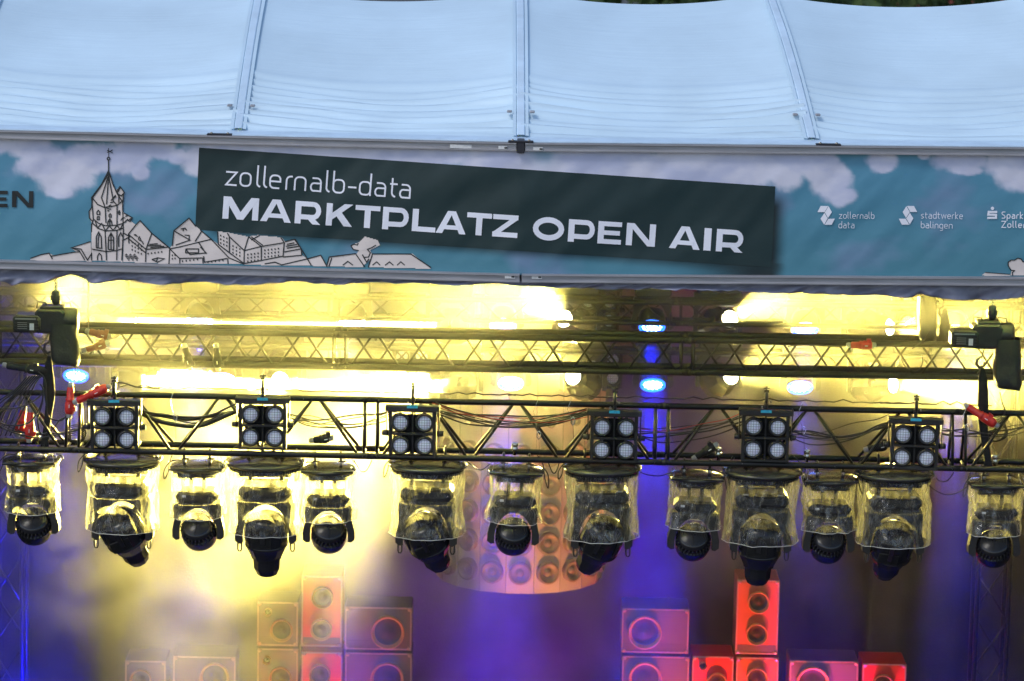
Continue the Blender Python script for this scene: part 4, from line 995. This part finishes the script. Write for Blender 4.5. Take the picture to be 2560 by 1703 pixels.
sling([(2456, 920, 8), (2457, 945, 22), (2458, 980, 26), (2457, 1040, 26), (2460, 1090, 18), (2468, 1140, 18), (2472, 1180, 22)], -.03, 0, 'black sling from the right hoist wrapped down around the truss')
sling([(2362, 770, 8), (2362, 800, 22), (2362, 850, 34)], 2.0, 0, 'grey sling between the rear hook and the middle truss', .01)
# hoist control lines
tag(MB().tube([at(188, 918, -.02), at(188, 975, -.02)], .003, 6).build('control_line', M_steel), 'thin line dropping from the left chain bag to the truss', 'cable')
tag(MB().tube([at(221, 705, 1.8), at(221, 830, 1.8)], .006, 6).build('drop_line', M_steel), 'bright vertical line hanging right of the left hoist', 'cable')

# ------------------------------------------------------------------ rear lamps
def wash_proto():
    root = empty('wash_light', (0, 0, 0))
    r = .108; d = Vector((0, -math.sin(R(38)), -math.cos(R(38)))); Mx = axis_matrix(Vector((0, 0, 0)), d)
    mb = MB(); mb.lathe([(0, -.15), (.07, -.145), (.10, -.12), (.113, -.06), (.115, -.01), (r + .004, .0), (r - .002, -.002)], 32, Mx)
    hd = mb.build('head', M_black, root)
    MB().lathe([(r - .002, -.002), (r, .012), (r - .006, .022), (r - .014, .016)], 32, Mx).build('lens_rim', M_led_rim, hd)
    MB().lathe([(0, .002), (r - .012, .002)], 32, Mx).build('led_plate', M_led_face, hd)
    mb = MB()
    for ring, n in ((0, 1), (.036, 6), (.07, 12)):
        for k in range(n):
            a = 2 * math.pi * k / n; c = Mx @ Vector((ring * math.cos(a), ring * math.sin(a), .006)); mb.lathe([(.0115, 0), (.009, .004), (0, .006)], 10, axis_matrix(c, d))
    each(mb, 'led_lens', M_led_spot, hd)
    yoke(root, .16, .24, .03, .122, .06)
    mb = MB(); mb.bbox((0, 0, .30), (.3, .2, .1), .02); mb.build('base', M_black, root)
    mb = MB()
    for x in (-.08, .08): mb.box((x, 0, .38), (.025, .04, .07))
    mb.build('clamp', M_black, root)
    return root
wp = wash_proto()
washes = [(190, 938, YL, 'blue wash light hanging behind the left hoist sling'), (555, 947, YL, 'blue wash light drowned in the white glare under the middle truss at the left'), (915, 953, YL, 'blue wash light drowned in the glare right of the second blinder'), (1277, 957, YL, 'pale blue wash light hanging left of the centre below the middle truss'), (1632, 961, YL, 'blue wash light glowing strongest below the middle truss'), (2000, 967, YL, 'blue wash light below the middle truss between the fifth and sixth blinder'), (2366, 972, YL, 'pale blue wash light below the middle truss near the right hoist'),
          (500, 805, YU, 'blue wash light in the upper lamp row lost in glare at the left'), (880, 808, YU, 'blue wash light in the upper lamp row left of the white beam end'), (1257, 812, YU, 'blue wash light in the upper lamp row inside the central glare'), (1630, 816, YU, 'blue wash light glowing under the narrow rear truss'), (2012, 822, YU, 'pale wash light of the upper row at the tip of the yellow beam'), (2385, 828, YU, 'blue wash light of the upper row behind the right hoist')]
def spot(name, p, d, col, power, size, blend=.15, rad=.05, parent=None, tip=None):
    l = bpy.data.lights.new(name, 'SPOT'); l.color = col; l.energy = power; l.spot_size = R(size); l.spot_blend = blend; l.shadow_soft_size = rad
    o = bpy.data.objects.new(name, l); o.rotation_euler = Vector(d).normalized().to_track_quat('-Z', 'Y').to_euler(); o.location = p
    link(o, parent); return o
WD = Vector((0, -math.sin(R(38)), -math.cos(R(38))))
BLUE_P = 4200
WPW = [1.0, .06, .06, .6, 1, .4, .35, .05, .05, .12, 1, .2, .12]
for i, (x, y, Y, lab) in enumerate(washes):
    o = wp if i == 0 else copy_tree(wp); o.location = at(x, y, Y); tag(o, lab, 'stage light', 'blue wash lights on the rear trusses')
    spot('wash_beam', WD * .05, WD, (.006, .014, 1), BLUE_P * WPW[i], 21, .7, .05, o)

def spot_head(x, y, Y, tx, ty, tY, lab, power, size, col=(1, .79, .16), blend=.12, rlens=.075, rad=.05):
    p = at(x, y, Y); d = (at(tx, ty, tY) - p).normalized()
    root = empty('spot_light', p, label=lab, cat='stage light', group='yellow beam lights on the rear trusses')
    Mx = axis_matrix(Vector((0, 0, 0)), d)
    mb = MB(); mb.lathe([(rlens - .008, -.004), (rlens + .004, .004), (rlens + .012, -.01), (.095, -.10), (.13, -.16), (.15, -.22), (.148, -.32), (.12, -.38), (0, -.39)], 12, Mx, smooth=False)
    hd = mb.build('head', M_head, root)
    MB().lathe([(0, .0), (rlens * .6, -.001), (rlens - .006, -.004)], 28, Mx).build('lens', M_yl, hd)
    c = d * -.24
    mb = MB(); mb.prism([(-.2, .26), (.2, .26), (.2, -.06), (.165, -.06), (.165, .12), (.1, .2), (-.1, .2), (-.165, .12), (-.165, -.06), (-.2, -.06)], -.05, .05, Matrix.Translation(c)); mb.build('yoke', M_black, root)
    MB().bbox(c + Vector((0, 0, .31)), (.36, .24, .1), .02).build('base', M_black, root)
    if power: spot('yellow_beam', d * .02, d, col, power, size, blend, rad, root)
    return root
YEL = (1, .79, .16)
PW = 17000
SP = [ (120, 790, YU, 260, 730, YU - 1.1, 'yellow beam light at the far left of the upper row behind the left hoist', PW * 1.1, 56, YEL, 1.0),  # fill lamp added to yellow the haze at the upper left
       (1410, 797, YU, 1270, 730, YU - .9, 'yellow beam light left of the upper blue lamp throwing a wide beam up and left', PW * 1.15, 54, YEL, .8), (1432, 942, YL, 1330, 880, YL - .8, 'yellow beam light below the middle truss left of the strongest blue lamp', PW * .45, 60, YEL, 1),
       (1825, 797, YU, 1950, 745, YU - .8, 'yellow beam light of the upper row throwing its beam up and right', PW * 1.1, 26, YEL, .3), (1828, 941, YL, 1980, 900, YL - 1.0, 'yellow beam light below the middle truss right of the strongest blue lamp', PW * 1.1, 32, YEL, .4),
       (2226, 818, YU, 2500, 825, YU - .6, 'yellow beam light of the upper row shining to the right edge', PW * 1.5, 44, YEL, .6), (2234, 962, YL, 2500, 960, YL - .7, 'yellow beam light below the middle truss shining to the right edge', PW * 1.5, 44, YEL, .6),
       (700, 950, YL, 610, 1190, YL - 2.4, 'yellow beam light above the smoke pointing down at the left', PW * 1.7, 32, YEL, 1.0)]
def bar_light(x, y, Y, tx, ty, tY, lab, power, dia, wide=None):
    r_ = spot_head(x, y, Y, tx, ty, tY, lab, 0, 5, rlens=dia / 2)
    l = bpy.data.lights.new('bar_beam', 'AREA'); l.shape = 'DISK'; l.size = dia; l.spread = R(2); l.color = YEL; l.energy = power
    o = bpy.data.objects.new('bar_beam', l); d = (at(tx, ty, tY) - at(x, y, Y)).normalized(); o.rotation_euler = d.to_track_quat('-Z', 'Y').to_euler(); o.location = d * .02; link(o, r_)
    if wide: dd = (at(*wide[:3]) - at(x, y, Y)).normalized(); spot('yellow_beam', dd * .02, dd, YEL, wide[3], wide[4], .6, .06, r_)
bar_light(1052, 815, YU, 350, 806, YU, 'yellow beam light at the right end of the upper white beam', 3800, .14); bar_light(340, 806, YU, 1060, 815, YU, 'yellow beam light at the left end of the upper white beam', 3800, .14)
bar_light(1078, 957, YL, 400, 946, YL, 'yellow beam light at the right end of the lower white beam', 3800, .15, (930, 1040, YL - 1.6, PW * 3.2, 36)); bar_light(395, 946, YL, 1078, 957, YL, 'yellow beam light at the left end of the lower white beam', 3800, .15)
for s_ in SP: spot_head(*s_)

mg_o = [o for o in sc.objects if o.get('label') == bigs[5][4]][0]
spot('magenta_beam', Vector((0, -.03, -.86)), Vector((0, -.35, -1)), (1, .02, .35), 2600, 30, .5, .03, mg_o)
for key, tx, pw, sz in (('below the middle truss left of the strongest', 1180, .15, 36), ('below the middle truss right of the strongest', 2080, .09, 42), ('below the middle truss shining to the right', 2000, .05, 46), ('below the middle truss shining to the right', 2500, .12, 36)):
    o_ = [o for o in sc.objects if key in str(o.get('label')) and 'yellow beam' in str(o.get('label'))][0]
    dd = (at(tx, 1240, 0) - o_.location).normalized(); spot('added_rim_fill', dd * .02, dd, YEL, PW * pw, sz, 1.0, .06, o_)  # second beams added to rim-light the rain covers from behind
# dark blinders on the rear trusses
def rear_blinder(x, y, Y, lab):
    o = copy_tree(bl0); o.location = at(x, y, Y); tag(o, lab, 'blinder', 'blinders on the rear trusses')
rear_blinder(1497, 775, YU + .25, 'blinder behind the narrow rear truss left of the blue lamp')
rear_blinder(1507, 920, YL + .25, 'blinder seen through the middle truss left of the strongest blue lamp')
rear_blinder(2243, 778, YU + .25, 'blinder behind the rear truss near the rear hoist')
rear_blinder(2207, 926, YL + .25, 'blinder seen through the middle truss near the right hoist')
rear_blinder(1030, 912, YL + .25, 'blinder seen through the middle truss above the third blinder')

# ------------------------------------------------------------------ round speaker array
M_panel = mat('speaker_panel_grey', (.30, .24, .22), .6, 0, .15, 4)
M_cone = mat('speaker_cone', (.12, .075, .06), .45, 0, .1, 10)
M_ring = mat('speaker_ring', (.08, .06, .055), .35)
def cone_mesh(mb, Mx, r, deep=1.0):
    mb.lathe([(r * 1.03, -.012), (r * 1.03, .034), (r * .97, .040), (r * .92, .034), (r * .90, .040), (r * .86, .042), (r * .82, .036), (r * .38, .0), (r * .36, .004), (r * .28, .020), (r * .16, .028), (0, .031)], 32, Mx)
YA = 6.8; RA = .74; kA = mpp(YA - RA)
ca = at(1297, 1485, YA - RA); AC = Vector((ca.x, YA, ca.z))
arr = empty('speaker_array', AC, label='hanging round tower of speaker cones behind the front truss', cat='speaker')
NF = 19; hA = 1.95; st = 2 * math.pi / NF
mb = MB(); vs = []
for k in range(NF):
    a = -math.pi / 2 + (k + .5) * st + R(.5)
    vs += [(RA * math.cos(a), RA * math.sin(a), 0), (RA * math.cos(a), RA * math.sin(a), hA)]
fs = [(2 * k, 2 * ((k + 1) % NF), 2 * ((k + 1) % NF) + 1, 2 * k + 1) for k in range(NF)] + [tuple(2 * k for k in reversed(range(NF)))]
mb.add(vs, fs).build('faceted_drum', M_panel, arr)
mb = MB()
for k in range(NF):
    a = -math.pi / 2 + (k + .5) * st + R(.5); mb.tube([(RA * 1.003 * math.cos(a), RA * 1.003 * math.sin(a), 0), (RA * 1.003 * math.cos(a), RA * 1.003 * math.sin(a), hA)], .003, 4)
mb.build('panel_seam', M_ring, arr)
RI = RA * math.cos(st / 2)
for k in range(-5, 6):
    a = -math.pi / 2 + k * st + R(.5)
    for j in range(6):
        z = .185 + j * .262; c = Vector((RI * math.cos(a), RI * math.sin(a), z)); rr = .098
        if j == 5: z = 1.52; c.z = z; rr = .04
        mb = MB(); cone_mesh(mb, axis_matrix(c + Vector((math.cos(a), math.sin(a), 0)) * .006, (math.cos(a), math.sin(a), 0)), rr); mb.build('speaker_cone', M_cone, arr)
mb = MB(); mb.tube([(-.4, 0, hA), (-.4, 0, hA + 1.2)], .01); mb.tube([(.4, 0, hA), (.4, 0, hA + 1.2)], .01); mb.build('hanging_wire', M_dark, arr)

# ------------------------------------------------------------------ speaker boxes
M_box = mat('speaker_cabinet_wood', (.07, .05, .055), .5, 0, .15, 4)
M_boxo = mat('orange_cabinet', (.34, .075, .025), .5, 0, .12, 4)  # plain orange base colour for some cabinets
M_boxr = mat('red_cabinet', (.50, .018, .008), .5, 0, .12, 4)  # plain red base colour for some cabinets and front panels
M_edge = mat('metal_edge', (.45, .3, .25), .3, .6, chips=.36, chipcol=(.9, .8, .7))
M_sring = mat('cone_surround', (.42, .24, .09), .3)
M_plate = mat('cabinet_front_panel', (.085, .055, .065), .55, 0, .1, 5)
YS = 6.2
def spk(x0, x1, y0, y1, cones, lab, m, pm, Y=YS, dep=.42, rz=0, grp='speaker cabinets stacked upstage'):
    A = at((x0 + x1) / 2, y1, Y); k = mpp(Y); W = (x1 - x0) * k; H = (y1 - y0) * k / .975
    r_ = empty('speaker_cabinet', A, rz, lab, 'speaker', grp)
    mb = MB(); mb.bbox((0, dep / 2, H / 2), (W, dep, H - .004), .008); mb.build('cabinet', m, r_)
    mb = MB(); e = .012
    mb.box((0, -.004, H - e / 2 - .003), (W - .002, .012, e)); mb.box((0, -.004, e / 2 + .003), (W - .002, .012, e)); mb.box((-W / 2 + e / 2 + .001, -.004, H / 2), (e, .011, H - 2 * e - .008)); mb.box((W / 2 - e / 2 - .001, -.004, H / 2), (e, .011, H - 2 * e - .008))
    mb.build('edge_trim', M_edge, r_)
    mb = MB()
    for sx in (-1, 1):
        for sz in (.02, H - .02): mb.lathe([(.02, 0), (.018, .01), (0, .014)], 8, axis_matrix(Vector((sx * (W / 2 - .02), -.006, sz)), (0, -1, 0)))
    each(mb, 'corner_cap', M_edge, r_)
    MB().box((0, -.001, H * .5), (W - .03, .006, H - .05)).build('front_panel', pm, r_)
    mb = MB()
    for q in range(max(3, int(W / .09))): mb.lathe([(.005, 0), (.004, .004), (0, .005)], 6, axis_matrix(Vector((-W / 2 + .04 + q * (W - .08) / (max(3, int(W / .09)) - 1), -.010, H - .009)), (0, -1, 0)))
    each(mb, 'rivet', M_steel, r_)
    MB().box((0, -.0035, .055), (W - .034, .008, .06)).build('kick_panel', M_box, r_)
    for (cx, cy_, rr) in cones:
        c = Vector(((cx - (x0 + x1) / 2) * k, -.012, (y1 - cy_) * k / .975)); rr *= k
        mb = MB(); Mx = axis_matrix(c, (0, -1, 0)); mb.lathe([(rr * .98, -.008), (rr * 1.0, .05), (rr * .97, .054), (rr * .94, .05), (rr * .80, .0), (rr * .78, -.004)], 36, Mx); o = mb.build('speaker_ring', M_sring, r_)
        mb = MB(); mb.lathe([(rr * .86, -.002), (rr * .84, .004), (rr * .78, .002), (rr * .74, -.001), (rr * .4, .0005), (rr * .3, .012), (0, .02)], 32, Mx); mb.build('cone', M_blackm, o)
    return r_
YF = 1640
stk = [(641, 746, 1501, 1615, [(704, 1573, 29), (669, 1526, 10)], 'dim speaker cabinet with one large and one tiny cone, upper row at the left', M_box, M_plate),
       (641, 746, 1617, 1730, [(701, 1692, 29), (666, 1646, 11)], 'speaker cabinet with tiny tweeter directly left of the lower red one', M_box, M_plate),
       (751, 856, 1434, 1617, [(805, 1488, 28), (803, 1571, 28)], 'tall pinkish red speaker cabinet with two cones at the left', M_boxo, M_boxr),
       (751, 856, 1625, 1760, [(799, 1683, 28)], 'bright red speaker cabinet under the tall two cone one at the left', M_boxr, M_boxr),
       (859, 1031, 1514, 1625, [(970, 1577, 43)], 'violet lit speaker cabinet with one very large cone, upper row', M_box, M_plate),
       (859, 1031, 1627, 1760, [(968, 1692, 43)], 'speaker cabinet with glowing large cone beneath the violet one', M_box, M_plate),
       (311, 416, 1647, 1770, [(352, 1696, 28)], 'leftmost speaker cabinet in the smoke', M_box, M_plate), (430, 591, 1636, 1770, [(537, 1688, 38)], 'wide hazy speaker cabinet second from the left', M_box, M_plate),
       (1550, 1723, 1518, 1633, [(1610, 1578, 43)], 'mauve speaker cabinet with a big cone on its left half, topmost of its stack', M_box, M_plate), (1550, 1723, 1636, 1760, [(1610, 1692, 43)], 'speaker cabinet beneath the mauve one, next to the bright red box', M_box, M_plate),
       (1726, 1833, 1636, 1760, [(1791, 1704, 27), (1753, 1659, 10)], 'bright red speaker cabinet with small tweeter and large cone', M_boxr, M_boxr),
       (1836, 1945, 1444, 1636, [(1892, 1500, 28), (1890, 1582, 28)], 'tall orange speaker cabinet with two yellow rimmed cones', M_boxo, M_boxo), (1836, 1945, 1639, 1760, [(1890, 1692, 28)], 'orange brown speaker cabinet below the tall orange one', M_boxo, M_boxo),
       (1968, 2145, 1648, 1770, [(2028, 1704, 43)], 'dark wide speaker cabinet with a golden cone at the right', M_box, M_plate), (2151, 2264, 1655, 1770, [(2204, 1708, 27)], 'bright red speaker cabinet at the right end of the row', M_boxr, M_boxr)]
floorz = None
for s_ in stk: spk(*s_)
zb = min(at(1280, 1765, YS).z, 9) 
STAGE_Z = 1.2
zt = at(1280, 1760, YS).z
# road case plinths under the stacks, down to the deck
for x0, x1, y, lab in ((311, 416, 1770, 'black plinth under the leftmost cabinet'), (430, 591, 1770, 'black plinth under the wide hazy cabinet'), (641, 746, 1730, 'black plinth under the tweeter cabinets'), (751, 856, 1760, 'black plinth under the red cabinets at the left'), (859, 1031, 1760, 'black plinth under the violet cabinets'),
                       (1550, 1723, 1760, 'black plinth under the mauve stack'), (1726, 1833, 1760, 'black plinth under the bright red tweeter cabinet'), (1836, 1945, 1760, 'black plinth under the orange stack'), (1968, 2145, 1770, 'black plinth under the dark wide cabinet'), (2151, 2264, 1770, 'black plinth under the red cabinet at the right end')):
    a = at(x0, y, YS); b = at(x1, y, YS); z1 = min(a.z, b.z) - .01
    o = MB().bbox(((a.x + b.x) / 2, YS + .22, (STAGE_Z + z1) / 2), (b.x - a.x - .02, .4, z1 - STAGE_Z), .01).build('plinth', M_blackm); tag(o, lab, 'plinth', 'plinths under the speaker stacks')

# ------------------------------------------------------------------ tower trusses, deck, drapes
def tower_truss(px, Y, lab, w_=.27):
    A = at(px, 1560, Y); root = empty('tower_truss', (A.x, Y, STAGE_Z), label=lab, cat='truss', group='upright tower trusses at the stage sides'); H = 7.4
    for x in (-1, 1):
        for y in (-1, 1): MB().tube([(x * w_ / 2, y * w_ / 2, 0), (x * w_ / 2, y * w_ / 2, H)], .022, 10).build('chord', M_tw, root)
    for y in (-1, 1):
        mb = MB(); n = 18
        for k in range(n): z = k * H / n; a, b = (-1, 1) if (k % 2 == 0) ^ (y > 0) else (1, -1); mb.tube([(a * w_ / 2, y * w_ / 2, z), (b * w_ / 2, y * w_ / 2, z + H / n)], .010, 6)
        mb.build('lacing', M_tw, root)
M_tw = mat('tower_alu', (.03, .02, .02), .35, .6, .2, 10)
tower_truss(2474, 5.6, 'upright lattice tower at the lower right behind the last small light'); tower_truss(22, 5.6, 'upright lattice tower dim in blue haze at the left edge')
slab('stage_floor', -6, 6, -1.4, 9, .9, STAGE_Z, M_deck)
M_drape = mat('black_drape', (.03, .02, .035), .9, 0, .3, 3, .2, 60)
def drape(name, x0, x1, Y, lab, amp=.05, fr=9, slant=0):
    n, m = 160, 12; vs = []; fs = []
    for j in range(m + 1):
        z = STAGE_Z + (8.4 - STAGE_Z) * j / m
        for i in range(n + 1):
            x = x0 + (x1 - x0) * i / n; ph = x * fr + 2 * noise.noise(Vector((x, z * .15, 3)))
            vs.append((x + slant * (z - 4), Y + amp * math.sin(ph) + amp * .5 * noise.noise(Vector((x * 2.2, z * .2, 1))), z))
    for j in range(m):
        for i in range(n): a = j * (n + 1) + i; fs.append((a, a + 1, a + n + 2, a + n + 1))
    o = MB().add(vs, fs, True).build(name, M_drape); tag(o, lab, 'curtain', 'black stage drapes')
drape('stage_drape', -6, 6, 8.4, 'full width black drape closing the back of the stage', .06, 7)
drape('stage_drape', 3.3, 4.6, 7.2, 'narrow slanting black side drape left of the right tower', .05, 12, .03)
drape('stage_drape', 4.35, 6, 5.9, 'black side drape behind the right tower', .04, 10)
drape('stage_drape', -6, -4.4, 5.9, 'black side drape behind the left tower', .04, 10)

for sx, lab in ((-1, 'unseen black wall added to keep sky light out of the left wing'), (1, 'unseen black wall added to keep sky light out of the right wing')):  # unseen walls added so less sky light reaches the haze
    n = 60; vs = []; fs = []
    for i in range(n + 1):
        y = -.6 + 9.2 * i / n
        for z in (STAGE_Z, 8.7): vs.append((sx * (6.1 + .04 * math.sin(y * 11)), y, z))
    for i in range(n): fs.append((2 * i, 2 * i + 1, 2 * i + 3, 2 * i + 2))
    tag(MB().add(vs, fs, True).build('sky_block_wall', M_drape), lab, 'curtain', 'black stage drapes')
# ------------------------------------------------------------------ coloured stage lamps out of frame (warm uplights, plus added blue and violet floods)
def floor_lamp(loc, tgt, col, power, size, lab, blend=.6, rad=.08):
    d = (Vector(tgt) - Vector(loc)).normalized(); r_ = empty('floor_lamp', loc, label=lab, cat='stage light', group='floor wash lamps')
    Mx = axis_matrix(Vector((0, 0, 0)), d)
    MB().lathe([(.10, .0), (.11, -.02), (.1, -.2), (.05, -.24), (0, -.24)], 20, Mx).build('head', M_black, r_)
    MB().lathe([(0, -.01), (.1, -.005)], 20, Mx).build('lens', emis('lens_' + lab[:12], col, 4), r_)
    MB().prism([(-.15, -.26), (.15, -.26), (.15, .02), (.125, .02), (.125, -.235), (-.125, -.235), (-.125, .02), (-.15, .02)], -.03, .03).build('yoke', M_black, r_)
    spot('floor_beam', d * .02, d, col, power, size, blend, rad, r_)
def X_(px, Y, py=1600): return at(px, py, Y).x
Z_ = STAGE_Z + .27
S6 = at(1280, 1560, YS).z
floor_lamp((X_(1850, 4.6), 4.4, Z_), (X_(1850, YS), YS, S6 - .1), (1, .10, .02), 1100, 55, 'floor lamp throwing red orange light up the right cabinets')
floor_lamp((X_(800, 4.6), 4.4, Z_), (X_(800, YS), YS, S6), (1, .12, .05), 450, 40, 'floor lamp throwing red light up the left cabinets')
floor_lamp((X_(1400, 4.6), 4.0, Z_), (AC.x + .3, YA - RA, AC.z + .9), (1, .33, .12), 1500, 30, 'floor lamp throwing orange light up the round array')
floor_lamp((X_(1280, 5.4), 5.2, Z_), (X_(1290, YS), 8.2, S6 + .4), (.28, .02, .75), 1500, 60, 'floor lamp flooding the middle of the back drape deep blue')  # added flood, gives the middle of the drape its blue violet
floor_lamp((X_(2080, 5.4), 5.6, Z_), (X_(2080, YS), 8.2, S6 + .5), (.6, .01, .5), 1300, 80, 'floor lamp flooding the right back drape purple')  # added to turn the right drape purple
floor_lamp((X_(80, 4.6), 4.6, Z_), (X_(60, YS), 5.4, S6 + 1.2), (.004, .004, 1), 6500, 36, 'floor lamp flooding the left side deep blue')  # added to push the lower left towards deep blue
floor_lamp((X_(2200, 4.6), 4.6, Z_), (X_(2100, YS), YS, S6 - .2), (1, .12, .02), 260, 42, 'floor lamp at the right end of the cabinets')
floor_lamp((X_(500, 4.6), 4.6, Z_), (X_(450, YS), YS, S6 - .2), (1, .25, .05), 200, 40, 'floor lamp at the left end of the cabinets')

# ------------------------------------------------------------------ stage haze
def haze():
    m = bpy.data.materials.new('stage_haze'); m.use_nodes = True; t_ = m.node_tree; N = t_.nodes; L = t_.links
    for n in list(N): N.remove(n)
    o = N.new('ShaderNodeOutputMaterial'); v = N.new('ShaderNodeVolumePrincipled'); L.new(v.outputs[0], o.inputs['Volume'])
    co = N.new('ShaderNodeTexCoord'); mp = N.new('ShaderNodeMapping'); mp.inputs['Rotation'].default_value = (0, .5, 0); L.new(co.outputs['Object'], mp.inputs[0])
    nz = N.new('ShaderNodeTexNoise'); nz.inputs['Scale'].default_value = 1.1; nz.inputs['Detail'].default_value = 4.5; nz.inputs['Distortion'].default_value = .9; L.new(mp.outputs[0], nz.inputs[0])
    mr = N.new('ShaderNodeMapRange'); mr.inputs[1].default_value = .44; mr.inputs[2].default_value = .66; mr.inputs[3].default_value = .005; mr.inputs[4].default_value = .07; L.new(nz.outputs[0], mr.inputs[0]); sx = N.new('ShaderNodeSeparateXYZ'); L.new(co.outputs['Object'], sx.inputs[0])
    def mad(src, a, b):
        q = N.new('ShaderNodeMath'); q.operation = 'MULTIPLY_ADD'; q.use_clamp = True; L.new(src, q.inputs[0]); q.inputs[1].default_value = a; q.inputs[2].default_value = b; return q.outputs[0]
    ga = mad(sx.outputs['X'], .35, .15); gb = mad(sx.outputs['Z'], -.7, 4.75)       # less smoke low on the right
    g1 = N.new('ShaderNodeMath'); g1.operation = 'MULTIPLY'; L.new(ga, g1.inputs[0]); L.new(gb, g1.inputs[1])
    g2 = mad(g1.outputs[0], -.72, 1); g3 = N.new('ShaderNodeMath'); g3.operation = 'MULTIPLY'; L.new(g2, g3.inputs[0]); L.new(mr.outputs[0], g3.inputs[1]); L.new(g3.outputs[0], v.inputs['Density'])
    v.inputs['Color'].default_value = (.98, .98, .98, 1); v.inputs['Anisotropy'].default_value = .2
    b = slab('haze', -6, 6, .3, 8.3, STAGE_Z + .02, 8.55, m, 'stuff')
    return b
haze()

# ------------------------------------------------------------------ what shows above the roof ridge
M_leaf = mat('foliage', (.05, .09, .02), .8, 0, .4, 2); M_bark = mat('bark', (.08, .06, .04), .9)
def tree(x, y, h, r, lab, seed):
    rnd = random.Random(seed); root = empty('tree', (x, y, 0), label=lab, cat='tree', group='trees beyond the stage roof')
    mb = MB(); mb.tube([(0, 0, 0), (.1, 0, h * .4), (0, .1, h * .7)], [.3, .2, .08], 8)
    for k in range(6): a = k * 1.05; mb.tube([(0, 0, h * (.35 + .05 * k)), (r * .6 * math.cos(a), r * .6 * math.sin(a), h * (.5 + .06 * k))], [.1, .03], 6)
    mb.build('trunk', M_bark, root)
    mb = MB()
    for k in range(4500):
        u, v = rnd.uniform(0, 6.283), math.acos(rnd.uniform(-1, 1)); q = r * (rnd.random() ** .4) * (1 + .35 * noise.noise(Vector((math.cos(u) * 2, math.sin(u) * 2, math.cos(v) * 2 + seed))))
        c = Vector((q * math.sin(v) * math.cos(u), q * math.sin(v) * math.sin(u), h * .68 + q * math.cos(v) * .85)); a = Vector((rnd.uniform(-1, 1), rnd.uniform(-1, 1), rnd.uniform(-1, 1))).normalized() * .16; b = a.orthogonal().normalized() * .1
        mb.add([c - a, c + b, c + a, c - b], [(0, 1, 2, 3)])
    mb.build('crown', M_leaf, root)
tree(3.2, 32, 9.6, 3.2, 'green tree crown just above the roof edge right of the middle rib', 1); tree(6.0, 36, 9.5, 3, 'second tree crown farther right beyond the roof', 2)
def house(x, y, w_, d, hw, hr, lab, wc, rc):
    root = empty('house', (x, y, 0), label=lab, cat='house')
    MB().box((0, 0, hw / 2), (w_, d, hw)).build('wall', wc, root)
    MB().add([(-w_ / 2 - .3, -d / 2 - .3, hw), (w_ / 2 + .3, -d / 2 - .3, hw), (w_ / 2 + .3, d / 2 + .3, hw), (-w_ / 2 - .3, d / 2 + .3, hw), (-w_ / 2 - .3, 0, hw + hr), (w_ / 2 + .3, 0, hw + hr)], [(0, 1, 5, 4), (2, 3, 4, 5), (0, 4, 3), (1, 2, 5), (3, 2, 1, 0)]).build('roof', rc, root)
    for k in range(3):
        wn = MB().box((-w_ / 3 + k * w_ / 3, -d / 2 - .03, hw * .7), (1, .08, 1.4)).build('window', M_dark, root)
M_tile = mat('red_roof_tiles', (.36, .07, .06), .7, 0, .5, 3); M_plaster = mat('blue_green_plaster', (.10, .22, .24), .8, 0, .2, 1)
house(7.9, 46, 5.4, 7, 5.5, 3.6, 'red tiled house behind the roof edge at the upper right', M_plaster, M_tile)
